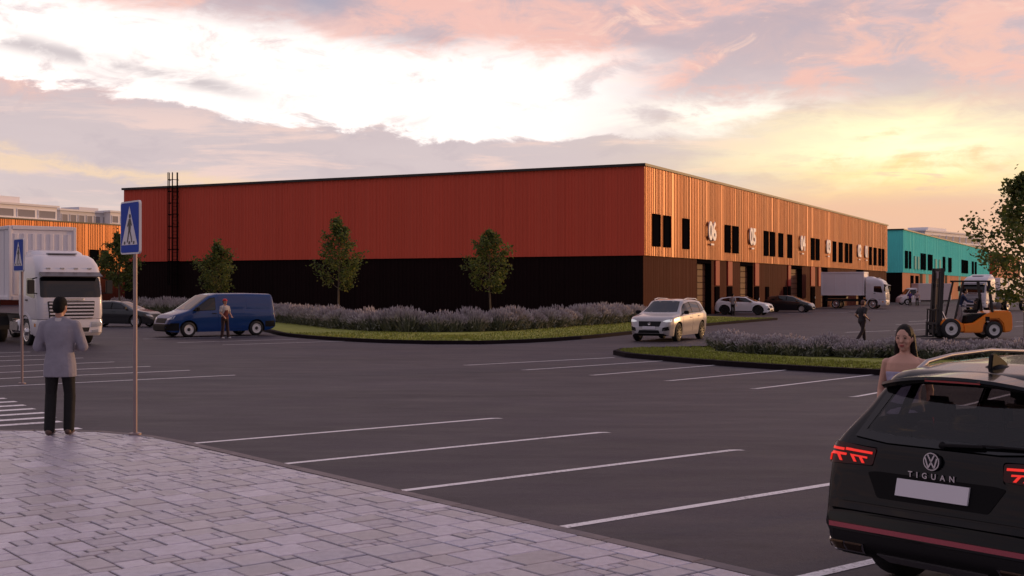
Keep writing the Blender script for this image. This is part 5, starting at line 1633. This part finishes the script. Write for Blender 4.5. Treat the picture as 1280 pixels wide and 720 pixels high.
def person(label, loc, heading, Hh, top, bottom, shoes, hair, pose=None, vox=.014, sleeves='long', hem=.84, cap=None, female=False, strapless=False, head_yaw=0., face=False, bib=None, collar=None, skin=SKIN, hair_long=False, loose=.0):
    k = Hh / 1.75
    t = thing('person', label, 'person', loc, yaw_of(heading), scale=k)
    P = dict(el=(-.02, .27, 1.13), er=(-.02, -.27, 1.13), wl=(.06, .28, .88), wr=(.06, -.28, .88), kl=(.03, .105, .50), kr=(.03, -.105, .50), al=(0, .115, .085), ar=(0, -.115, .085), lean=0., bend=0., tl=0., trr=0.)
    P.update(pose or {})
    V = {q: Vector(v) if isinstance(v, tuple) else v for q, v in P.items()}
    ln = V['lean']                                   # forward lean of the upper body
    def up(x, y, z): return Vector((x + ln * max(0, z - .95), y, z - abs(ln) * .12 * max(0, z - .95)))
    sw = .175 if female else .195
    SL, SR = up(0, sw, 1.395), up(0, -sw, 1.395)
    HL, HR = Vector((0, .092, .93)), Vector((0, -.092, .93))
    hc = up(.015, 0, 1.635)
    RY = Matrix.Rotation(head_yaw, 3, 'Z') @ Matrix.Rotation(V['bend'], 3, 'Y')
    def hp(x, y, z): return hc + RY @ Vector((x, y, z))
    def torso(mb, g, z0=.86, z1=1.47):
        wv = .80 if female else 1.
        prof = [(.80, .105, .165), (.90, .115, .172), (1.00, .100, .150 * (.93 if female else 1)), (1.10, .098, .148 * (.90 if female else 1)), (1.22, .112, .165), (1.33, .118, .180), (1.40, .105, .180 * (.95 if female else 1)), (1.455, .075, .115), (1.49, .058, .065)]
        rs = [(up(0, 0, z), a + g, b + g) for z, a, b in prof if z0 <= z <= z1 + .03]
        rings(mb, rs)
    def arm(mb, S_, E_, W_, g, short=False):
        capsule(mb, S_, (.046 if female else .055) + g, E_, (.036 if female else .046) + g)
        if not short: capsule(mb, E_, (.036 if female else .045) + g, W_, (.026 if female else .032) + g)
    def leg(mb, H_, K_, A_, g, flare=0.):
        capsule(mb, H_, .090 + g, K_, .058 + g); capsule(mb, K_, .056 + g + flare * .5, A_, .042 + g + flare)
    def hand(mb, E_, W_, s):
        d = (W_ - E_).normalized(); side = d.cross(Vector((0, 0, 1)))
        if side.length < .1: side = Vector((1, 0, 0))
        side = Vector((1, 0, 0)) if abs(d.z) > .7 else side.normalized()
        side = (side - d * side.dot(d)).normalized(); nrm = d.cross(side)
        pc = W_ + d * .055
        for q in range(4):
            o = side * (.030 - q * .019)
            capsule(mb, W_ + d * .015 + o * .5, .014, W_ + d * .085 + o, .0125, 8)
            L = (.068, .078, .072, .055)[q]; b = W_ + d * .09 + o; c = b + d * L * .55 - nrm * s * .012; e = c + d * L * .35 - nrm * s * .025
            capsule(mb, b, .0095, c, .009, 8); capsule(mb, c, .009, e, .008, 8)
        b = W_ + d * .03 + side * .03; c = b + d * .04 + side * .028; capsule(mb, b, .012, c, .010, 8); capsule(mb, c, .010, c + d * .03, .009, 8)
    # body: one continuous skin surface
    b = MB()
    ellipsoid(b, hp(0, 0, .015), (.098, .076, .115), RY); ellipsoid(b, hp(.022, 0, -.055), (.068, .056, .062), RY)
    capsule(b, hp(.062, 0, -.095), .022, hp(.060, 0, -.098), .022)
    capsule(b, hp(.090, 0, .015), .011, hp(.108, 0, -.022), .015, 8)
    for s in (1, -1):
        ellipsoid(b, hp(-.005, s * .079, -.005), (.020, .010, .032), RY, 8)
        capsule(b, hp(.079, s * .028, .033), .011, hp(.074, s * .043, .031), .010, 8); ellipsoid(b, hp(.055, s * .036, -.025), (.030, .026, .030), RY, 10)
    capsule(b, up(-.01, 0, 1.44), .058, hp(-.012, 0, -.07), .050)
    torso(b, 0)
    for S_, E_, W_, s in ((SL, V['el'], V['wl'], 1), (SR, V['er'], V['wr'], -1)):
        arm(b, S_, E_, W_, 0); hand(b, E_, W_, s)
        capsule(b, up(-.015, s * .035, 1.455), .040, S_ + Vector((-.005, -s * .03, .004)), .045)
    leg(b, HL, V['kl'], V['al'], 0); leg(b, HR, V['kr'], V['ar'], 0)
    for A_ in (V['al'], V['ar']): capsule(b, A_ + Vector((-.03, 0, -.045)), .036, A_ + Vector((.13, 0, -.052)), .028)
    blob('body', b, vox * .75, skin, t)
    # trousers
    q = MB()
    rings(q, [((0, 0, .80), .112, .165), ((0, 0, .88), .125, .183), ((0, 0, .96), .118, .172), ((0, 0, 1.02), .110, .160)])
    leg(q, HL, V['kl'], V['al'] + Vector((0, 0, .0)), .012, .016); leg(q, HR, V['kr'], V['ar'], .012, .016)
    blob('trousers', q, vox, bottom, t)
    for A_ in (V['al'], V['ar']):
        f = MB(); capsule(f, A_ + Vector((-.035, 0, -.040)), .043, A_ + Vector((.14, 0, -.050)), .035)
        sh = f.mesh('shoe')
        for v in sh.vertices: v.co.z = max(v.co.z, A_.z - .083)
        link('shoe', sh, shoes, t, smooth=60)
    # top
    q = MB(); g = .016 + loose
    if strapless:
        rings(q, [(up(0, 0, z), a + .010, bb + .010) for z, a, bb in ((.90, .118, .175), (1.0, .102, .142), (1.1, .10, .136), (1.2, .116, .156), (1.28, .124, .168), (1.315, .120, .170))])
        for s in (1, -1): ellipsoid(q, up(.075, s * .075, 1.235), (.062, .066, .066))
    else:
        torso(q, g, hem, 1.455)
        if hem < .84: rings(q, [(up(0, 0, hem), .140 + loose, .200 + loose), (up(0, 0, .90), .135 + loose, .195 + loose), (up(0, 0, 1.05), .118 + loose, .170 + loose)])
        for S_, E_, W_ in ((SL, V['el'], V['wl']), (SR, V['er'], V['wr'])):
            capsule(q, up(-.015, math.copysign(.040, S_.y), 1.462), .042 + g, S_ + Vector((-.005, -math.copysign(.02, S_.y), .004)), .048 + g)
            if sleeves == 'long': arm(q, S_, E_, W_ - (W_ - E_) * .04, g * .95)
            elif sleeves == 'short': capsule(q, S_, .060 + g, S_ + (E_ - S_) * .62, .056 + g)
    blob('jacket' if hem < .84 else 'shirt', q, vox, top, t)
    if collar:
        q = MB(); rings(q, [(up(-.012, 0, 1.445), .080, .085), (up(-.012, 0, 1.50), .066, .068)]); blob('collar', q, vox * .8, collar, t)
    if bib:
        q = MB(); rings(q, [(up(.012, 0, z), a + .022, bb + .012) for z, a, bb in ((.88, .115, .172), (1.0, .10, .15), (1.12, .10, .142), (1.27, .115, .12))])
        for s in (1, -1): capsule(q, up(.10, s * .08, 1.25), .020, up(.02, s * .09, 1.46), .020); capsule(q, up(.02, s * .09, 1.46), .020, up(-.11, s * .06, 1.20), .020)
        blob('bib', q, vox, bib, t)
    # hair / cap
    q = MB()
    ellipsoid(q, hp(-.016, 0, .040), (.100, .086, .106), RY)
    ellipsoid(q, hp(-.040, 0, -.005), (.075, .082, .090), RY)
    if hair_long:
        for s in (1, -1):
            capsule(q, hp(-.018, s * .068, .05), .024, hp(-.024, s * .082, -.10), .028)
            capsule(q, hp(-.024, s * .082, -.10), .028, hp(-.045, s * (.105 if s > 0 else .090), -.30), .030)
        rings(q, [(hp(-.075, .01, -.36), .030, .085), (hp(-.070, .0, -.22), .042, .100), (hp(-.060, 0, -.08), .055, .096), (hp(-.045, 0, .04), .06, .090)])
    blob('hair', q, vox * .8, hair, t)
    if cap:
        q = MB(); ellipsoid(q, hp(-.008, 0, .075), (.108, .094, .075), RY); ellipsoid(q, hp(.105, 0, .050), (.070, .070, .012), RY)
        blob('cap', q, vox * .8, cap, t)
    if face:
        EW = M('eye_white', (.20, .15, .13), .9, spec=.0); IR = M('iris_dark', (.02, .012, .01), .15); LIP = M('lips', (.42, .10, .09), .4); BR_ = M('brow_dark', (.02, .014, .012), .8)
        for s in (1, -1):
            m1 = MB(); ellipsoid(m1, hp(.0825, s * .033, .012), (.009, .0135, .0058), RY, 12); e_ = m1.build('eye', EW, t, smooth=180)
            m1 = MB(); ellipsoid(m1, hp(.0905, s * .033, .012), (.0030, .0058, .0056), RY, 12); m1.build('iris', IR, e_, smooth=180)
            m1 = MB(); m1.tube([hp(.094, s * .016, .034), hp(.095, s * .034, .040), hp(.086, s * .052, .034)], [.0016, .0020, .0010], 6); m1.build('eyebrow', BR_, t)
            m1 = MB(); m1.tube([hp(.091, s * .018, .015), hp(.094, s * .033, .0215), hp(.086, s * .050, .014)], [.0010, .0016, .001], 6); m1.build('eyelash', BR_, t)
        m1 = MB(); ellipsoid(m1, hp(.087, 0, -.056), (.010, .027, .0065), RY, 12); ellipsoid(m1, hp(.086, 0, -.066), (.010, .022, .0075), RY, 12); m1.build('mouth', LIP, t, smooth=180)
    return t
FAB = lambda n, c: M(n, c, .85, var=.10, scale=6, bump=.9, bscale=9)
HAIRB = M('hair_black', (.006, .005, .005), .75, spec=.2, bump=.5, bscale=40, stretch=(6, 6, 1)); HAIRD = M('hair_brown_black', (.010, .006, .005), .6, spec=.25, bump=.6, bscale=30, stretch=(8, 8, .6))
SHOE = M('shoe_brown', (.10, .055, .045), .5); SHOEB = M('shoe_black', (.012, .011, .012), .5); SHOEW = M('shoe_white', (.55, .52, .54), .6)
BLK = FAB('cloth_black', (.006, .005, .006)); GREYJ = FAB('cloth_grey_blazer', (.27, .25, .295))
person('man in a grey blazer and black trousers standing with his back turned at the crossing', G(75, 543.3, ZP), Vector((-.05, 1, 0)), 1.86, GREYJ, BLK, SHOE, HAIRB,
       dict(el=(.02, .285, 1.13), er=(.02, -.285, 1.13), wl=(.24, .13, 1.10), wr=(.24, -.13, 1.12), kl=(.02, .12, .50), kr=(.03, -.115, .50), al=(-.06, .115, .085), ar=(.02, -.105, .085), bend=.22), .011, hem=.745, head_yaw=-.25, collar=FAB('cloth_collar_white', (.55, .50, .50)), loose=.006)
person('worker in a red cap and dark red dungarees standing beside the blue van', Vector(((281 - 640) / F * 51.6, 51.6, 0)), Vector((.8, -.6, 0)), 1.63, FAB('cloth_white', (.40, .36, .36)), FAB('cloth_dark_red', (.030, .012, .014)), SHOEW, HAIRB,
       dict(wl=(.22, .20, 1.0), wr=(.20, -.22, 1.0), el=(.02, .25, 1.14), er=(.0, -.25, 1.14), kl=(.02, .13, .5), kr=(.0, -.11, .5), al=(.06, .15, .085), ar=(-.06, -.12, .085)), .015, 'short', cap=M('cap_red', (.50, .02, .025), .6), bib=FAB('cloth_red', (.11, .016, .018)))
person('man in a grey shirt and dark trousers standing by the white crossover', Vector(((916 - 640) / F * 94.5, 94.5, 0)), Vector((.7, .7, 0)), 1.66, FAB('cloth_grey', (.33, .30, .31)), BLK, SHOEB, HAIRB,
       dict(wl=(.2, .2, 1.02)), .018, 'short')
person('man in a black T-shirt walking behind the near hedge', Vector(((1077.5 - 640) / F * 47.6, 47.6, 0)), Vector((.88, .48, 0)), 1.62, FAB('cloth_black_tee', (.022, .018, .022)), FAB('cloth_black_red', (.022, .010, .012)), SHOEB, M('hair_auburn', (.10, .030, .020), .5),
       dict(el=(-.10, .26, 1.15), wl=(.10, .24, .98), er=(-.12, -.26, 1.14), wr=(.12, -.22, 1.0), kl=(.18, .09, .52), al=(.22, .09, .10), kr=(-.06, -.09, .50), ar=(-.34, -.09, .15), lean=.08, bend=.15), .015, 'short')
person('woman with long dark hair and bare shoulders in a lilac top beside the black SUV', Vector(((1131 - 640) / F * 12.0, 12.0, 0)), Vector((-.48, -.88, 0)), 1.725, FAB('cloth_lilac', (.36, .33, .47)), FAB('cloth_navy', (.03, .03, .06)), SHOEB, HAIRD,
       dict(el=(-.03, .235, 1.13), er=(-.03, -.235, 1.13), wl=(.06, .24, .90), wr=(.06, -.24, .90), bend=.06), .009, female=True, strapless=True, head_yaw=-.12, face=True, hair_long=True, skin=M('skin_light', (.60, .33, .245), .5, var=.04, scale=8))
person('person in a purple top standing in front of the small box van', Vector(((1137.5 - 640) / F * 147, 147, 0)), Vector((-.3, -.95, 0)), 1.7, FAB('cloth_purple', (.10, .05, .20)), BLK, SHOEB, HAIRB, None, .02, 'short')
person('person in a pale top and black trousers in front of the small box van', Vector(((1146.5 - 640) / F * 145, 145, 0)), Vector((-.5, -.86, 0)), 1.75, FAB('cloth_pale', (.48, .36, .36)), BLK, SHOEB, HAIRB, None, .02, 'short')
person('operator in a navy shirt and grey trousers leaning into the forklift cab', Vector(((1199 - 640) / F * 52.0, 52.0, .47)), Vector((.95, -.2, 0)), 1.62, FAB('cloth_navy_shirt', (.022, .032, .085)), FAB('cloth_pale_grey', (.30, .26, .27)), M('shoe_tan', (.45, .33, .28), .6), HAIRB,
       dict(lean=.35, el=(.38, .20, 1.18), wl=(.60, .14, 1.14), er=(.34, -.20, 1.16), wr=(.56, -.14, 1.12), kl=(.12, .10, .50), al=(.02, .10, .085), kr=(-.02, -.10, .50), ar=(-.2, -.10, .085)), .014)
